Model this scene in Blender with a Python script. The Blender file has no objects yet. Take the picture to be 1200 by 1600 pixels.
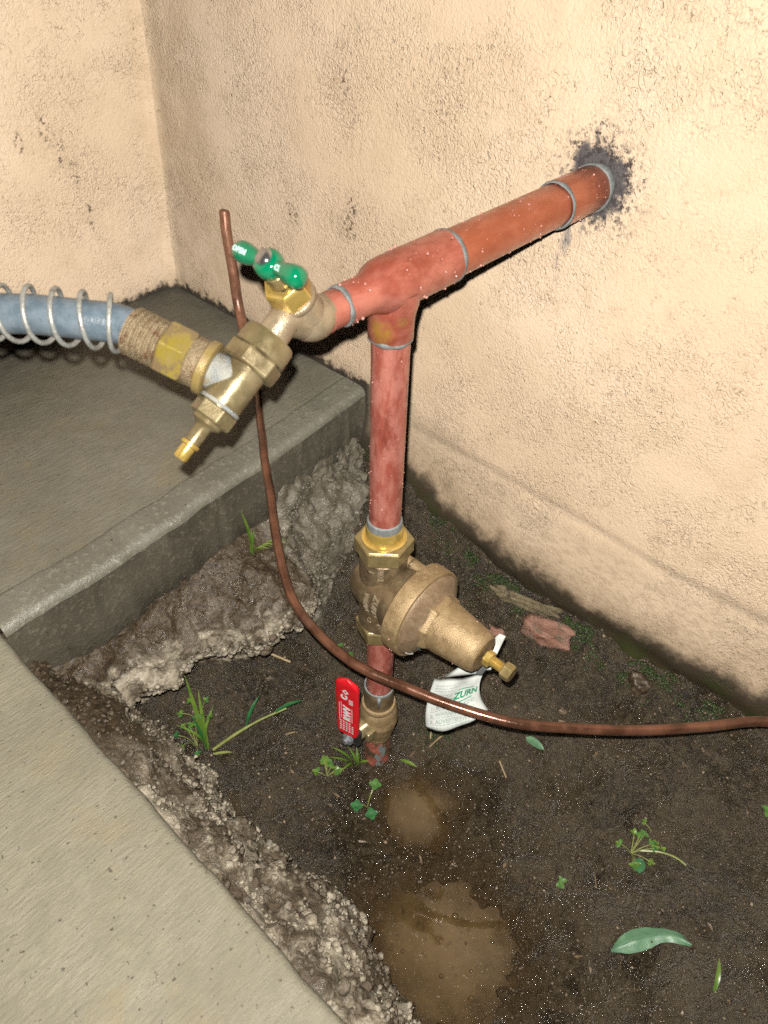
import bpy, math, random
import numpy as np
from mathutils import Vector, Matrix

random.seed(7); RNG = np.random.default_rng(7)
scene = bpy.context.scene
COL = scene.collection

# ------------------------------------------------------------------ camera
CAM_POS = Vector((-0.358, -0.306, 0.880))
RIGHT = Vector((0.672, -0.740, 0.034)).normalized()
FWD = Vector((0.558, 0.476, -0.680)).normalized()
DOWN = FWD.cross(RIGHT).normalized()
cam_data = bpy.data.cameras.new('camera')
cam = bpy.data.objects.new('camera', cam_data); COL.objects.link(cam)
cam.matrix_world = Matrix(((RIGHT.x, -DOWN.x, -FWD.x, CAM_POS.x), (RIGHT.y, -DOWN.y, -FWD.y, CAM_POS.y),
                           (RIGHT.z, -DOWN.z, -FWD.z, CAM_POS.z), (0, 0, 0, 1)))
cam_data.sensor_fit = 'VERTICAL'; cam_data.sensor_height = 24.0; cam_data.lens = 24.0 * 1151 / 1600
cam_data.clip_start = 0.01; cam_data.clip_end = 300
cam_data.dof.use_dof = True; cam_data.dof.focus_distance = 0.72; cam_data.dof.aperture_fstop = 7.0
scene.camera = cam

# ------------------------------------------------------------------ light: night sky, phone flash beside the lens
SUN_EL, SUN_AZ = 48.0, 220.0
world = bpy.data.worlds.new('World'); scene.world = world; world.use_nodes = True
wn = world.node_tree
bg = wn.nodes['Background']; bg.inputs['Strength'].default_value = 0.0012
sky = wn.nodes.new('ShaderNodeTexSky'); sky.sky_type = 'NISHITA'; sky.sun_disc = False
sky.sun_elevation = math.radians(SUN_EL); sky.sun_rotation = math.radians(SUN_AZ)
wn.links.new(sky.outputs[0], bg.inputs['Color'])
sun_d = bpy.data.lights.new('sun', 'SUN'); sun_d.energy = 0.01; sun_d.angle = math.radians(0.5); sun_d.color = (1, .95, .88)
sun = bpy.data.objects.new('sun', sun_d); COL.objects.link(sun)
az, el = math.radians(SUN_AZ), math.radians(SUN_EL)
sdir = Vector((math.sin(az) * math.cos(el), math.cos(az) * math.cos(el), math.sin(el)))
sun.rotation_euler = sdir.to_track_quat('Z', 'Y').to_euler()
# the photograph is lit by the phone's own flash: one small lamp, two centimetres from the lens
fl_d = bpy.data.lights.new('phone_flash', 'POINT'); fl_d.energy = 6.6; fl_d.shadow_soft_size = 0.003; fl_d.color = (1, .965, .90)
fl_d.use_nodes = True   # the phone's exposure evens out the fall-off of the flash over the metre it lights
ln = fl_d.node_tree; fo = ln.nodes.new('ShaderNodeLightFalloff'); fo.inputs['Strength'].default_value = 5.9
mx = ln.nodes.new('ShaderNodeMath'); mx.operation = 'MULTIPLY_ADD'; mx.inputs[1].default_value = 0.72
ln.links.new(fo.outputs['Linear'], mx.inputs[0]); ln.links.new(fo.outputs['Constant'], mx.inputs[2])
ln.links.new(mx.outputs[0], ln.nodes['Emission'].inputs['Strength'])
fl = bpy.data.objects.new('phone_flash', fl_d); COL.objects.link(fl)
fl.location = CAM_POS - RIGHT * 0.006 - DOWN * 0.017
scene.view_settings.view_transform = 'Standard'; scene.view_settings.look = 'None'
scene.view_settings.gamma = 1; scene.view_settings.use_curve_mapping = False
scene.view_settings.exposure = 0.0
scene.cycles.max_bounces = 5; scene.cycles.diffuse_bounces = 0; scene.cycles.glossy_bounces = 2; scene.cycles.transmission_bounces = 4
scene.cycles.use_adaptive_sampling = True; scene.cycles.adaptive_threshold = 0.03; scene.cycles.use_denoising = False

# ------------------------------------------------------------------ numpy noise
def _hash(ix, iy, iz, seed):
    h = (ix.astype(np.int64) * 374761393 + iy.astype(np.int64) * 668265263 + iz.astype(np.int64) * 2147483647 + seed * 974711) & 0xffffffff
    h = ((h ^ (h >> 13)) * 1274126177) & 0xffffffff
    h = ((h ^ (h >> 16)) * 2246822519) & 0xffffffff
    return ((h ^ (h >> 15)) & 0xffffff) / float(0xffffff)
def vnoise(x, y, z, seed=0):
    fx, fy, fz = np.floor(x), np.floor(y), np.floor(z)
    tx, ty, tz = x - fx, y - fy, z - fz
    tx, ty, tz = [t * t * t * (t * (t * 6 - 15) + 10) for t in (tx, ty, tz)]
    out = 0
    for dx in (0, 1):
        for dy in (0, 1):
            for dz in (0, 1):
                w = (tx if dx else 1 - tx) * (ty if dy else 1 - ty) * (tz if dz else 1 - tz)
                out = out + w * _hash(fx + dx, fy + dy, fz + dz, seed)
    return out * 2 - 1
def fbm(x, y, z, scale, octs=4, seed=0, gain=.5):
    x, y, z = np.asarray(x, float), np.asarray(y, float), np.asarray(z, float)
    x, y, z = np.broadcast_arrays(x, y, z)
    a, s, o = 1.0, 1.0 / scale, 0
    for i in range(octs):
        o = o + a * vnoise(x * s + 17.3 * i, y * s - 9.1 * i, z * s + 5.7 * i, seed + i); a *= gain; s *= 2.03
    return o
def sstep(a, b, x):
    t = np.clip((np.asarray(x, float) - a) / (b - a), 0, 1); return t * t * (3 - 2 * t)

def worley(x, y, z, scale, seed=0):
    x, y, z = [np.asarray(q, float) / scale for q in np.broadcast_arrays(x, y, z)]
    fx, fy, fz = np.floor(x), np.floor(y), np.floor(z); best = np.full(x.shape, 9.0)
    for dx in (-1, 0, 1):
        for dy in (-1, 0, 1):
            for dz in (-1, 0, 1):
                cx, cy, cz = fx + dx, fy + dy, fz + dz
                d = (cx + _hash(cx, cy, cz, seed) - x) ** 2 + (cy + _hash(cx, cy, cz, seed + 1) - y) ** 2 + (cz + _hash(cx, cy, cz, seed + 2) - z) ** 2
                best = np.minimum(best, d)
    return np.sqrt(best)

# ------------------------------------------------------------------ mesh helpers
class MB:
    def __init__(s): s.v = []; s.f = []
    def add(s, v, f):
        o = len(s.v); s.v.extend([tuple(p) for p in v]); s.f.extend([tuple(i + o for i in q) for q in f]); return s
    def lathe(s, prof, org, axis, n=32, up=None, phase=0.0):
        org = Vector(org); a = Vector(axis).normalized()
        u = Vector(up) if up else (Vector((0, 0, 1)) if abs(a.z) < .9 else Vector((1, 0, 0)))
        u = (u - a * u.dot(a)).normalized(); w = a.cross(u)
        v, f, rings = [], [], []
        for r, h in prof:
            c = org + a * h
            if r < 1e-7: rings.append([len(v)]); v.append(c)
            else:
                rings.append(list(range(len(v), len(v) + n)))
                for i in range(n):
                    t = phase + 2 * math.pi * i / n; v.append(c + (u * math.cos(t) + w * math.sin(t)) * r)
        for A, B in zip(rings[:-1], rings[1:]):
            for i in range(n):
                j = (i + 1) % n
                if len(A) == 1 and len(B) == 1: continue
                if len(A) == 1: f.append((A[0], B[i], B[j]))
                elif len(B) == 1: f.append((A[i], B[0], A[j]))
                else: f.append((A[i], B[i], B[j], A[j]))
        return s.add(v, f)
    def cyl(s, r, h0, h1, org, axis, n=32, c=None, up=None, phase=0.0):
        c = min(r, h1 - h0) * .08 if c is None else c
        return s.lathe([(0, h0), (r - c, h0), (r, h0 + c), (r, h1 - c), (r - c, h1), (0, h1)], org, axis, n, up, phase)
    def tube(s, pts, rad, n=14, caps=True):
        P = [Vector(p) for p in pts]; m = len(P)
        R = rad if hasattr(rad, '__len__') else [rad] * m
        v, f = [], []; u = None
        for i in range(m):
            t = (P[min(i + 1, m - 1)] - P[max(i - 1, 0)]).normalized()
            if u is None:
                u = Vector((0, 0, 1)) if abs(t.z) < .9 else Vector((1, 0, 0))
            u = (u - t * u.dot(t)).normalized(); w = t.cross(u)
            for k in range(n):
                a = 2 * math.pi * k / n; v.append(P[i] + (u * math.cos(a) + w * math.sin(a)) * R[i])
        for i in range(m - 1):
            for k in range(n):
                l = (k + 1) % n; f.append((i * n + k, i * n + l, (i + 1) * n + l, (i + 1) * n + k))
        if caps:
            f.append(tuple(range(n - 1, -1, -1))); f.append(tuple(range((m - 1) * n, m * n)))
        return s.add(v, f)
    def torus(s, R, r, org, axis, n=40, k=10, wob=0.0, seed=0):
        a = Vector(axis).normalized(); u = Vector((0, 0, 1)) if abs(a.z) < .9 else Vector((1, 0, 0))
        u = (u - a * u.dot(a)).normalized(); w = a.cross(u); org = Vector(org); v, f = [], []
        rr = random.Random(seed); ph = [rr.uniform(0, 6) for _ in range(3)]
        for i in range(n):
            t = 2 * math.pi * i / n; d = u * math.cos(t) + w * math.sin(t)
            q = r * (1 + wob * (math.sin(3 * t + ph[0]) + .6 * math.sin(7 * t + ph[1])))
            sh = wob * r * 1.5 * math.sin(2 * t + ph[2])
            for j in range(k):
                b = 2 * math.pi * j / k; v.append(org + d * (R + q * math.cos(b) * .55) + a * (q * math.sin(b) * 1.15 + sh))
        for i in range(n):
            for j in range(k):
                i2, j2 = (i + 1) % n, (j + 1) % k; f.append((i * k + j, i2 * k + j, i2 * k + j2, i * k + j2))
        return s.add(v, f)
    def box(s, c, ax, ay, az):
        c, ax, ay, az = map(Vector, (c, ax, ay, az))
        v = [c + ax * i + ay * j + az * k for i in (-1, 1) for j in (-1, 1) for k in (-1, 1)]
        return s.add(v, [(0, 1, 3, 2), (4, 6, 7, 5), (0, 4, 5, 1), (2, 3, 7, 6), (0, 2, 6, 4), (1, 5, 7, 3)])

def root_of(o):
    while o.parent: o = o.parent
    return o
def mesh_obj(name, v, f, mat, parent=None, smooth=True, angle=38, bevel=0):
    me = bpy.data.meshes.new(name)
    off = root_of(parent).location if parent else Vector((0, 0, 0))
    V = np.asarray(v, float) - np.array(off)
    if isinstance(f, np.ndarray):
        me.vertices.add(len(V)); me.vertices.foreach_set('co', V.astype(np.float32).ravel())
        k = f.shape[1]
        me.loops.add(f.size); me.loops.foreach_set('vertex_index', f.astype(np.int32).ravel())
        me.polygons.add(len(f)); me.polygons.foreach_set('loop_start', np.arange(0, f.size, k, dtype=np.int32))
        me.update(calc_edges=True)
    else:
        me.from_pydata([tuple(p) for p in V], [], f); me.update()
    if smooth:
        me.polygons.foreach_set('use_smooth', np.ones(len(me.polygons), bool))
        if angle < 180: me.set_sharp_from_angle(angle=math.radians(angle))
    me.materials.append(mat)
    o = bpy.data.objects.new(name, me); COL.objects.link(o)
    if parent: o.parent = parent
    if bevel:
        b = o.modifiers.new('bevel', 'BEVEL'); b.width = bevel; b.segments = 2; b.limit_method = 'ANGLE'; b.angle_limit = math.radians(35)
    return o
def part(name, mb, mat, parent, **k): return mesh_obj(name, mb.v, mb.f, mat, parent, **k)
def tag(o, label, cat, group=None):
    o['label'] = label; o['category'] = cat
    if group: o['group'] = group
    return o
def thing(name, loc, label, cat, group=None):
    o = bpy.data.objects.new(name, None); COL.objects.link(o); o.location = loc; o.empty_display_size = .02
    return tag(o, label, cat, group)
def struct(o): o['kind'] = 'structure'; return o
def grid(xs, ys):
    X, Y = np.meshgrid(xs, ys, indexing='ij'); nx, ny = len(xs), len(ys)
    i = np.arange(nx * ny).reshape(nx, ny)
    F = np.stack([i[:-1, :-1], i[1:, :-1], i[1:, 1:], i[:-1, 1:]], -1).reshape(-1, 4)
    return X, Y, F
def smooth_path(pts, n=10):
    P = [np.array(p, float) for p in pts]; P = [2 * P[0] - P[1]] + P + [2 * P[-1] - P[-2]]; out = []
    for i in range(1, len(P) - 2):
        for k in range(n):
            t = k / n; a, b, c, d = P[i - 1:i + 3]
            out.append(.5 * (2 * b + (c - a) * t + (2 * a - 5 * b + 4 * c - d) * t * t + (3 * b - a - 3 * c + d) * t ** 3))
    out.append(P[-2]); return out
def text_geo(s, size=1.0, extrude=0.0, shear=0.0, bold=0.0, align='CENTER', res=3):
    cu = bpy.data.curves.new('lettering', 'FONT'); cu.body = s; cu.size = size; cu.extrude = extrude; cu.shear = shear
    cu.offset = bold; cu.align_x = align; cu.align_y = 'CENTER'; cu.resolution_u = res
    o = bpy.data.objects.new('lettering', cu); COL.objects.link(o)
    me = bpy.data.meshes.new_from_object(o)
    v = np.array([tuple(p.co) for p in me.vertices]); f = [tuple(p.vertices) for p in me.polygons]
    bpy.data.objects.remove(o); bpy.data.curves.remove(cu); bpy.data.meshes.remove(me)
    return v, f

# ------------------------------------------------------------------ materials
class NT:
    def __init__(s, name):
        s.m = bpy.data.materials.new(name); s.m.use_nodes = True; s.t = s.m.node_tree; s.b = s.t.nodes['Principled BSDF']
        s.pos = None
    def n(s, typ, **kw):
        o = s.t.nodes.new('ShaderNode' + typ)
        for k, val in kw.items():
            if k.startswith('_'): setattr(o, k[1:], val)
            else: s.put(o.inputs[k.replace('__', ' ')], val)
        return o
    def put(s, sock, val):
        if isinstance(val, bpy.types.NodeSocket): s.t.links.new(val, sock)
        elif hasattr(val, 'outputs'): s.t.links.new(val.outputs[0], sock)
        else: sock.default_value = (*val, 1) if (isinstance(val, tuple) and len(val) == 3 and sock.type == 'RGBA') else val
    def P(s, obj=False):
        if s.pos is None:
            s.pos = s.n('TexCoord').outputs['Object'] if obj else s.n('NewGeometry').outputs['Position']
        return s.pos
    def scaled(s, vec, loc=(0, 0, 0), rot=(0, 0, 0)):
        mp = s.n('Mapping', Vector=s.P()); mp.inputs['Scale'].default_value = vec; mp.inputs['Location'].default_value = loc
        mp.inputs['Rotation'].default_value = rot; return mp.outputs[0]
    def noise(s, scale, detail=3, rough=.55, vec=None, dist=0):
        return s.n('TexNoise', Vector=vec if vec is not None else s.P(), Scale=scale, Detail=detail, Roughness=rough, Distortion=dist).outputs[0]
    def voro(s, scale, feature='F1', vec=None, out='Distance', rnd=1.0):
        o = s.n('TexVoronoi', _feature=feature, Vector=vec if vec is not None else s.P(), Scale=scale)
        o.inputs['Randomness'].default_value = rnd; return o.outputs[out]
    def ramp(s, x, a, b, lo=0.0, hi=1.0):
        o = s.n('MapRange', Value=x); o.interpolation_type = 'SMOOTHSTEP'
        o.inputs['From Min'].default_value = a; o.inputs['From Max'].default_value = b
        o.inputs['To Min'].default_value = lo; o.inputs['To Max'].default_value = hi; return o.outputs[0]
    def math(s, op, a, b=0.0):
        o = s.n('Math', _operation=op); s.put(o.inputs[0], a); s.put(o.inputs[1], b); return o.outputs[0]
    def mix(s, f, a, b, typ='MIX'):
        o = s.n('Mix', _data_type='RGBA', _blend_type=typ); s.put(o.inputs[0], f); s.put(o.inputs[6], a); s.put(o.inputs[7], b); return o.outputs[2]
    def bump(s, h, strength, dist, prev=None):
        o = s.n('Bump', Height=h, Strength=strength, Distance=dist)
        if prev is not None: s.put(o.inputs['Normal'], prev)
        return o.outputs[0]
    def dist(s, p, sc=(1, 1, 1)):
        o = s.n('VectorMath', _operation='SUBTRACT'); s.put(o.inputs[0], s.P()); o.inputs[1].default_value = p
        q = s.n('VectorMath', _operation='MULTIPLY'); s.put(q.inputs[0], o.outputs[0]); q.inputs[1].default_value = sc
        l = s.n('VectorMath', _operation='LENGTH'); s.put(l.inputs[0], q.outputs[0]); return l.outputs['Value']
    def axis(s, i):
        o = s.n('SeparateXYZ', Vector=s.P()); return o.outputs[i]
    def out(s, color=None, rough=None, metal=None, normal=None, **kw):
        if color is not None: s.put(s.b.inputs['Base Color'], color)
        if rough is not None: s.put(s.b.inputs['Roughness'], rough)
        if metal is not None: s.put(s.b.inputs['Metallic'], metal)
        if normal is not None: s.put(s.b.inputs['Normal'], normal)
        for k, v in kw.items(): s.put(s.b.inputs[k.replace('__', ' ')], v)
        return s.m

PUD = [(-.008, -.083, .058, .049, .9), (-.103, -.202, .104, .080, -1.09)]
WATER_Z = .006
MARKS = [((.104, .7, .590), (1.6, 0, .55), .018), ((.118, .7, .560), (1.6, 0, .5), .017), ((.132, .7, .527), (1.6, 0, .5), .016), ((.068, .7, .580), (1.5, 0, .7), .014), ((.143, .7, .47), (1.5, 0, .35), .012),
         ((.265, .306, .684), (1, 1, .45), .011), ((.265, .296, .556), (1, 1, .55), .014), ((.265, .303, .532), (1, .8, .8), .018), ((.265, .45, .443), (1, 1, 1), .035), ((.265, .40, .52), (1, 1, 1), .02)]
def m_stucco():
    t = NT('stucco')
    big = t.noise(5, 2); med = t.noise(26, 4, .65); grain = t.noise(380, 3, .62, dist=.4); mid = t.noise(120, 2, .6, dist=.8)
    col = t.mix(t.ramp(big, .3, .7), (.655, .49, .335), (.715, .55, .395))
    col = t.mix(t.math('MULTIPLY', t.ramp(med, .45, .75), .4), col, (.52, .385, .245))
    # hairline cracks and pinholes filled with grime
    gate = t.ramp(t.noise(20, 4, .7), .46, .66)
    crack = t.math('MULTIPLY', t.ramp(t.math('ABSOLUTE', t.math('SUBTRACT', mid, .5)), .008, .035, 1, 0), t.ramp(grain, .42, .58))
    col = t.mix(t.math('MULTIPLY', t.math('MULTIPLY', crack, t.ramp(gate, 0, 1, .06, 1)), .68), col, (.17, .105, .055))
    speck = t.math('MULTIPLY', t.ramp(t.noise(230, 2, .6), .67, .73), t.ramp(gate, .2, .8))
    col = t.mix(t.math('MULTIPLY', speck, .85), col, (.085, .052, .028))
    mildew = t.ramp(t.noise(170, 3, .75), .50, .60)
    for p, s, r in MARKS:
        col = t.mix(t.math('MULTIPLY', t.math('MULTIPLY', t.ramp(t.dist(p, s), r * .2, r, 1, 0), mildew), .9), col, (.085, .055, .03))
    # browner tint towards the inner corner, on the pipe wall
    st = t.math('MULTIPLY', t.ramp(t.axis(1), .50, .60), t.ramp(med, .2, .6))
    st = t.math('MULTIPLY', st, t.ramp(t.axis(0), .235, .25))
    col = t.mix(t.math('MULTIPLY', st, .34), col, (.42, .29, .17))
    # soot from the soldering torch round the pipe
    d = t.math('ADD', t.dist((.262, -.002, .660), (1, 1, .95)), t.math('MULTIPLY', t.math('SUBTRACT', t.noise(48, 6, .75), .5), .066))
    col = t.mix(t.math('MULTIPLY', t.ramp(d, .022, .036, 1, 0), .93), col, (.045, .046, .058))
    sp = t.math('MULTIPLY', t.ramp(d, .026, .054, 1, 0), t.ramp(t.noise(190, 4, .7), .50, .58))
    col = t.mix(sp, col, (.05, .04, .04))
    run = t.math('MULTIPLY', t.ramp(t.dist((.265, .012, .605), (1, 1, .42)), .008, .026, 1, 0), t.ramp(t.noise(60, 3, .7, t.scaled((1, 1, .25))), .48, .60))
    col = t.mix(t.math('MULTIPLY', run, .75), col, (.17, .16, .17))
    # mud splashed up from the soil and damp growth at the foot
    stre = t.noise(1, 5, .75, t.scaled((90, 75, 200)))
    hgt = t.math('ADD', t.axis(2), t.math('MULTIPLY', t.math('SUBTRACT', t.noise(20, 5, .68), .5), .09))
    lim = t.math('ADD', t.ramp(t.axis(1), .0, .2, .0, .045), t.ramp(t.axis(1), -.12, -.38, .0, .025))
    hgt = t.math('SUBTRACT', hgt, lim)
    col = t.mix(t.math('MULTIPLY', t.math('MULTIPLY', t.ramp(hgt, .25, .31, 1, 0), t.ramp(stre, .47, .58)), .5), col, (.25, .175, .105))
    col = t.mix(t.ramp(hgt, .27, .315, .5, 0), col, (.37, .285, .195))
    col = t.mix(t.math('MULTIPLY', t.ramp(hgt, .19, .26, 1, 0), .72), col, (.24, .165, .095))
    col = t.mix(t.ramp(hgt, .190, .222, 1, 0), col, (.042, .030, .017))
    grn = t.math('MULTIPLY', t.ramp(hgt, .16, .20, 1, 0), t.ramp(t.noise(30, 3), .5, .62))
    col = t.mix(t.math('MULTIPLY', grn, .6), col, (.03, .045, .010))
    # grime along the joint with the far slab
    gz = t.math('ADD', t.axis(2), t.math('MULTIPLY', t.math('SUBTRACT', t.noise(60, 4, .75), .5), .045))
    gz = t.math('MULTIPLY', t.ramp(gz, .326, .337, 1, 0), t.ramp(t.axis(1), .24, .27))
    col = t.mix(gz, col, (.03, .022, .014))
    h = t.math('ADD', t.math('MULTIPLY', grain, .9), t.math('MULTIPLY', t.ramp(t.math('ABSOLUTE', t.math('SUBTRACT', mid, .5)), .0, .09), .22))
    h = t.math('ADD', h, t.math('MULTIPLY', t.ramp(t.noise(210, 2, .6), .62, .70), -.6))
    nrm = t.bump(h, t.ramp(t.noise(9, 3, .6), .35, .65, .35, .95), .0021)
    return t.out(col, t.ramp(hgt, .15, .22, .28, .85), 0, nrm)

def m_concrete(name, base, dark, wet, streak=(30, 190), mottled=.5, damp=None):
    t = NT(name)
    a = t.noise(9, 5, .6); b = t.noise(60, 4, .6); fine = t.noise(700, 2, .7)
    col = t.mix(t.ramp(a, .3, .72), dark, base)
    col = t.mix(t.math('MULTIPLY', t.ramp(b, .4, .7), mottled), col, tuple(c * .72 for c in base))
    h = t.math('MULTIPLY', fine, .5)
    if streak:
        st = t.noise(1, 4, .65, t.scaled((streak[0], streak[1], streak[1]), (0, 0, 0), (0, 0, .10)))
        col = t.mix(t.math('MULTIPLY', t.ramp(st, .40, .64), .34), col, tuple(c * .55 for c in base))
        h = t.math('ADD', h, t.math('MULTIPLY', st, 1.0))
        col = t.mix(t.math('MULTIPLY', t.ramp(t.noise(14, 5, .7), .52, .68), .35), col, (base[0] * 1.0, base[1] * .86, base[2] * .62))
    else:
        fl = t.noise(150, 4, .7); col = t.mix(t.math('MULTIPLY', t.ramp(fl, .52, .66), .5), col, tuple(min(1, c * 1.7) for c in base)); h = t.math('ADD', h, fl)
    if damp:
        w = t.math('ADD', t.axis(1), t.math('MULTIPLY', t.math('SUBTRACT', a, .5), .22)); col = t.mix(t.math('MULTIPLY', t.ramp(w, *damp), .66), col, (.06, .054, .041))
    col = t.mix(t.math('MULTIPLY', t.ramp(t.noise(230, 2, .5), .69, .73), .75), col, (.05, .04, .03))
    col = t.mix(t.math('MULTIPLY', t.ramp(fine, .62, .75), .35), col, (.5, .47, .4))
    nrm = t.bump(h, .7, .0018)
    r = t.ramp(t.noise(25, 4, .6), .35, .65, .2 if wet else .5, .5 if wet else .85)
    return t.out(col, r, 0, nrm)

def m_rubble():
    t = NT('broken_concrete')
    c = t.voro(110, 'F1', out='Color'); g = t.n('SeparateColor', Color=c).outputs[0]
    col = t.mix(g, (.185, .15, .105), (.44, .385, .295))
    col = t.mix(t.ramp(t.noise(160, 4, .6), .38, .62), col, (.30, .255, .185))
    dm = t.ramp(t.noise(24, 5, .68), .44, .56)
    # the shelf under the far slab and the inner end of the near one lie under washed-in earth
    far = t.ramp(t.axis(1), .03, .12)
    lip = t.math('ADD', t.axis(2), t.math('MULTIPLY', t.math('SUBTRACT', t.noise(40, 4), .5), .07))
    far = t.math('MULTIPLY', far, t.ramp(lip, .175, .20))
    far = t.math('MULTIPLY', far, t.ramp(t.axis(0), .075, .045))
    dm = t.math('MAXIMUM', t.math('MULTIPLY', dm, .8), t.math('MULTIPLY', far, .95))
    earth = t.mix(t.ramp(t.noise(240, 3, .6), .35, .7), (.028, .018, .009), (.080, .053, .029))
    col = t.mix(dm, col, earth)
    pier = t.math('MULTIPLY', t.ramp(t.axis(0), .03, .09), t.ramp(t.axis(1), .05, .09))   # soaked concrete by the wall
    col = t.mix(t.math('MULTIPLY', pier, .8), col, (.115, .100, .074))
    h = t.math('ADD', t.noise(330, 4, .7), t.math('MULTIPLY', t.voro(170), .7))
    return t.out(col, t.ramp(t.noise(90, 3), .35, .65, .18, .55), 0, t.bump(h, .8, .0020))

def m_soil():
    t = NT('wet_soil')
    a = t.noise(12, 5, .65); b = t.noise(110, 5, .68); c = t.noise(520, 3, .6)
    col = t.mix(t.ramp(a, .34, .66), (.019, .0135, .0072), (.070, .052, .031))
    col = t.mix(t.math('MULTIPLY', t.ramp(b, .42, .66), .75), col, (.092, .069, .042))
    col = t.mix(t.math('MULTIPLY', t.ramp(c, .56, .68), .5), col, (.16, .125, .08))
    col = t.mix(t.math('MULTIPLY', t.ramp(t.noise(45, 4, .7), .56, .66), .6), col, (.010, .0065, .0035))
    hz = t.math('ADD', t.axis(2), t.math('MULTIPLY', t.math('SUBTRACT', a, .5), .10))       # drains paler where it lies higher
    col = t.mix(t.math('MULTIPLY', t.math('MULTIPLY', t.ramp(hz, .04, .12), t.ramp(t.axis(0), .2, .12)), .55), col, (.105, .084, .057))
    for (cx, cy, a_, b_, th_) in PUD:      # silt left round the puddles
        dd = t.math('ADD', t.dist((cx, cy, .0)), t.math('MULTIPLY', t.math('SUBTRACT', t.noise(30, 4, .7), .5), a_ * .9))
        col = t.mix(t.ramp(dd, a_ * .6, a_ * 1.35, .8, 0), col, (.062, .038, .016))
    h = t.math('ADD', t.math('MULTIPLY', c, .7), t.math('MULTIPLY', b, 1.5))
    wet = t.noise(15, 4, .6)
    for (cx, cy, a_, b_, th_) in PUD:      # sodden margins of the puddles
        wet = t.math('SUBTRACT', wet, t.ramp(t.dist((cx + .02, cy - .01, .01)), a_ * .9, a_ * 2.0, .16, 0))
    return t.out(col, t.ramp(wet, .28, .58, .085, .40), 0, t.bump(h, 1.0, .0065), Specular__IOR__Level=.9)

def m_puddle(cx, cy, rad):
    t = NT('muddy_water')
    col = t.mix(t.ramp(t.noise(22, 4, .6), .3, .7), (.068, .041, .016), (.105, .066, .027))
    col = t.mix(t.math('MULTIPLY', t.ramp(t.noise(95, 4, .65), .60, .68), .8), col, (.05, .032, .015))
    col = t.mix(t.ramp(t.noise(400, 2, .5), .70, .73), col, (.3, .24, .16))
    d = t.math('ADD', t.dist((cx, cy, WATER_Z)), t.math('MULTIPLY', t.math('SUBTRACT', t.noise(34, 5, .7), .5), rad * .8))
    nrm = t.bump(t.noise(60, 2), .10, .002)
    return t.out(col, .04, 0, nrm, Alpha=t.ramp(d, rad * .25, rad * 1.10, .90, .0), Coat__Weight=.8, Coat__Roughness=.03)

def m_metal(name, c1, c2, c3=None, metal=.3, rough=(.3, .55), sc=60, grain=.25, gd=.0006, th=(.56, .68), spec=.5, stretch=(1, 1, 1), spots=()):
    t = NT(name); t.P(True)
    col = t.mix(t.ramp(t.noise(sc, 5, .65, t.scaled(stretch)), .35, .65), c1, c2)
    if c3: col = t.mix(t.ramp(t.noise(sc * .6, 6, .7, t.scaled(stretch, (3.1, 1.7, .3))), *th), col, c3)
    for p_, r_, c_ in spots:
        col = t.mix(t.math('MULTIPLY', t.ramp(t.dist(p_), r_ * .3, r_, 1, 0), t.ramp(t.noise(90, 4, .65), .36, .60, .1, .9)), col, c_)
    g = t.noise(900, 3, .6)
    return t.out(col, t.ramp(t.noise(sc * 2, 3), .3, .7, *rough), metal, t.bump(g, grain, gd), Specular__IOR__Level=spec)

def m_plain(name, c1, c2, rough=.45, sc=80, metal=0.0, bump=.1, bd=.0006, **kw):
    t = NT(name); t.P(True)
    col = t.mix(t.ramp(t.noise(sc, 4, .6), .3, .7), c1, c2)
    return t.out(col, rough, metal, t.bump(t.noise(sc * 8, 3), bump, bd), **kw)

M = {}
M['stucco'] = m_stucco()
M['slab_wet'] = m_concrete('wet_broomed_concrete', (.235, .216, .165), (.165, .150, .112), True, (60, 240), damp=(.36, .70))
M['slab_dry'] = m_concrete('damp_broomed_concrete', (.29, .264, .190), (.225, .203, .145), False, (80, 420), mottled=.35)
M['slab_trowel'] = m_concrete('trowelled_concrete', (.20, .187, .146), (.142, .131, .10), True, None)
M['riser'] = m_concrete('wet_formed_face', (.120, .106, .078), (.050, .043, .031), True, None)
M['rubble'] = m_rubble(); M['soil'] = m_soil()
M['copper'] = m_metal('fluxed_copper', (.42, .105, .070), (.59, .215, .160), (.31, .068, .040), .38, (.14, .42), 60, .25, .0007, th=(.44, .70), stretch=(.45, 1, .8), spots=[((-.0150, -.004, .626), .013, (.40, .22, .035)), ((-.006, -.014, .634), .007, (.45, .23, .07))])
M['copper_pipe'] = m_metal('copper_pipe', (.41, .108, .05), (.52, .165, .092), (.31, .072, .034), .4, (.14, .4), 55, .25, .0007, th=(.44, .70), stretch=(.35, 1, 1))
M['copper_red'] = m_metal('stained_copper', (.42, .105, .075), (.60, .23, .18), (.27, .062, .042), .36, (.14, .40), 120, .35, .0008, th=(.50, .70), stretch=(1, 1, .35))
M['muddy_copper'] = m_metal('muddy_copper', (.33, .085, .06), (.42, .14, .10), (.085, .058, .034), .2, (.2, .5), 120, .5, .0012, th=(.44, .56))
M['flux'] = m_metal('dried_flux', (.42, .22, .04), (.50, .18, .10), None, .2, (.3, .5), 90)
M['solder'] = m_metal('solder', (.16, .17, .165), (.25, .265, .26), (.10, .105, .105), .1, (.42, .65), 140, .6, .0010)
M['bronze'] = m_metal('cast_bronze', (.29, .198, .10), (.385, .275, .145), (.21, .135, .072), .38, (.36, .58), 90, .5, .0010)
M['bronze_dark'] = m_metal('tarnished_bronze', (.13, .09, .05), (.24, .175, .10), (.075, .05, .03), .4, (.2, .42), 60, .35, .0009)
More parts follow.
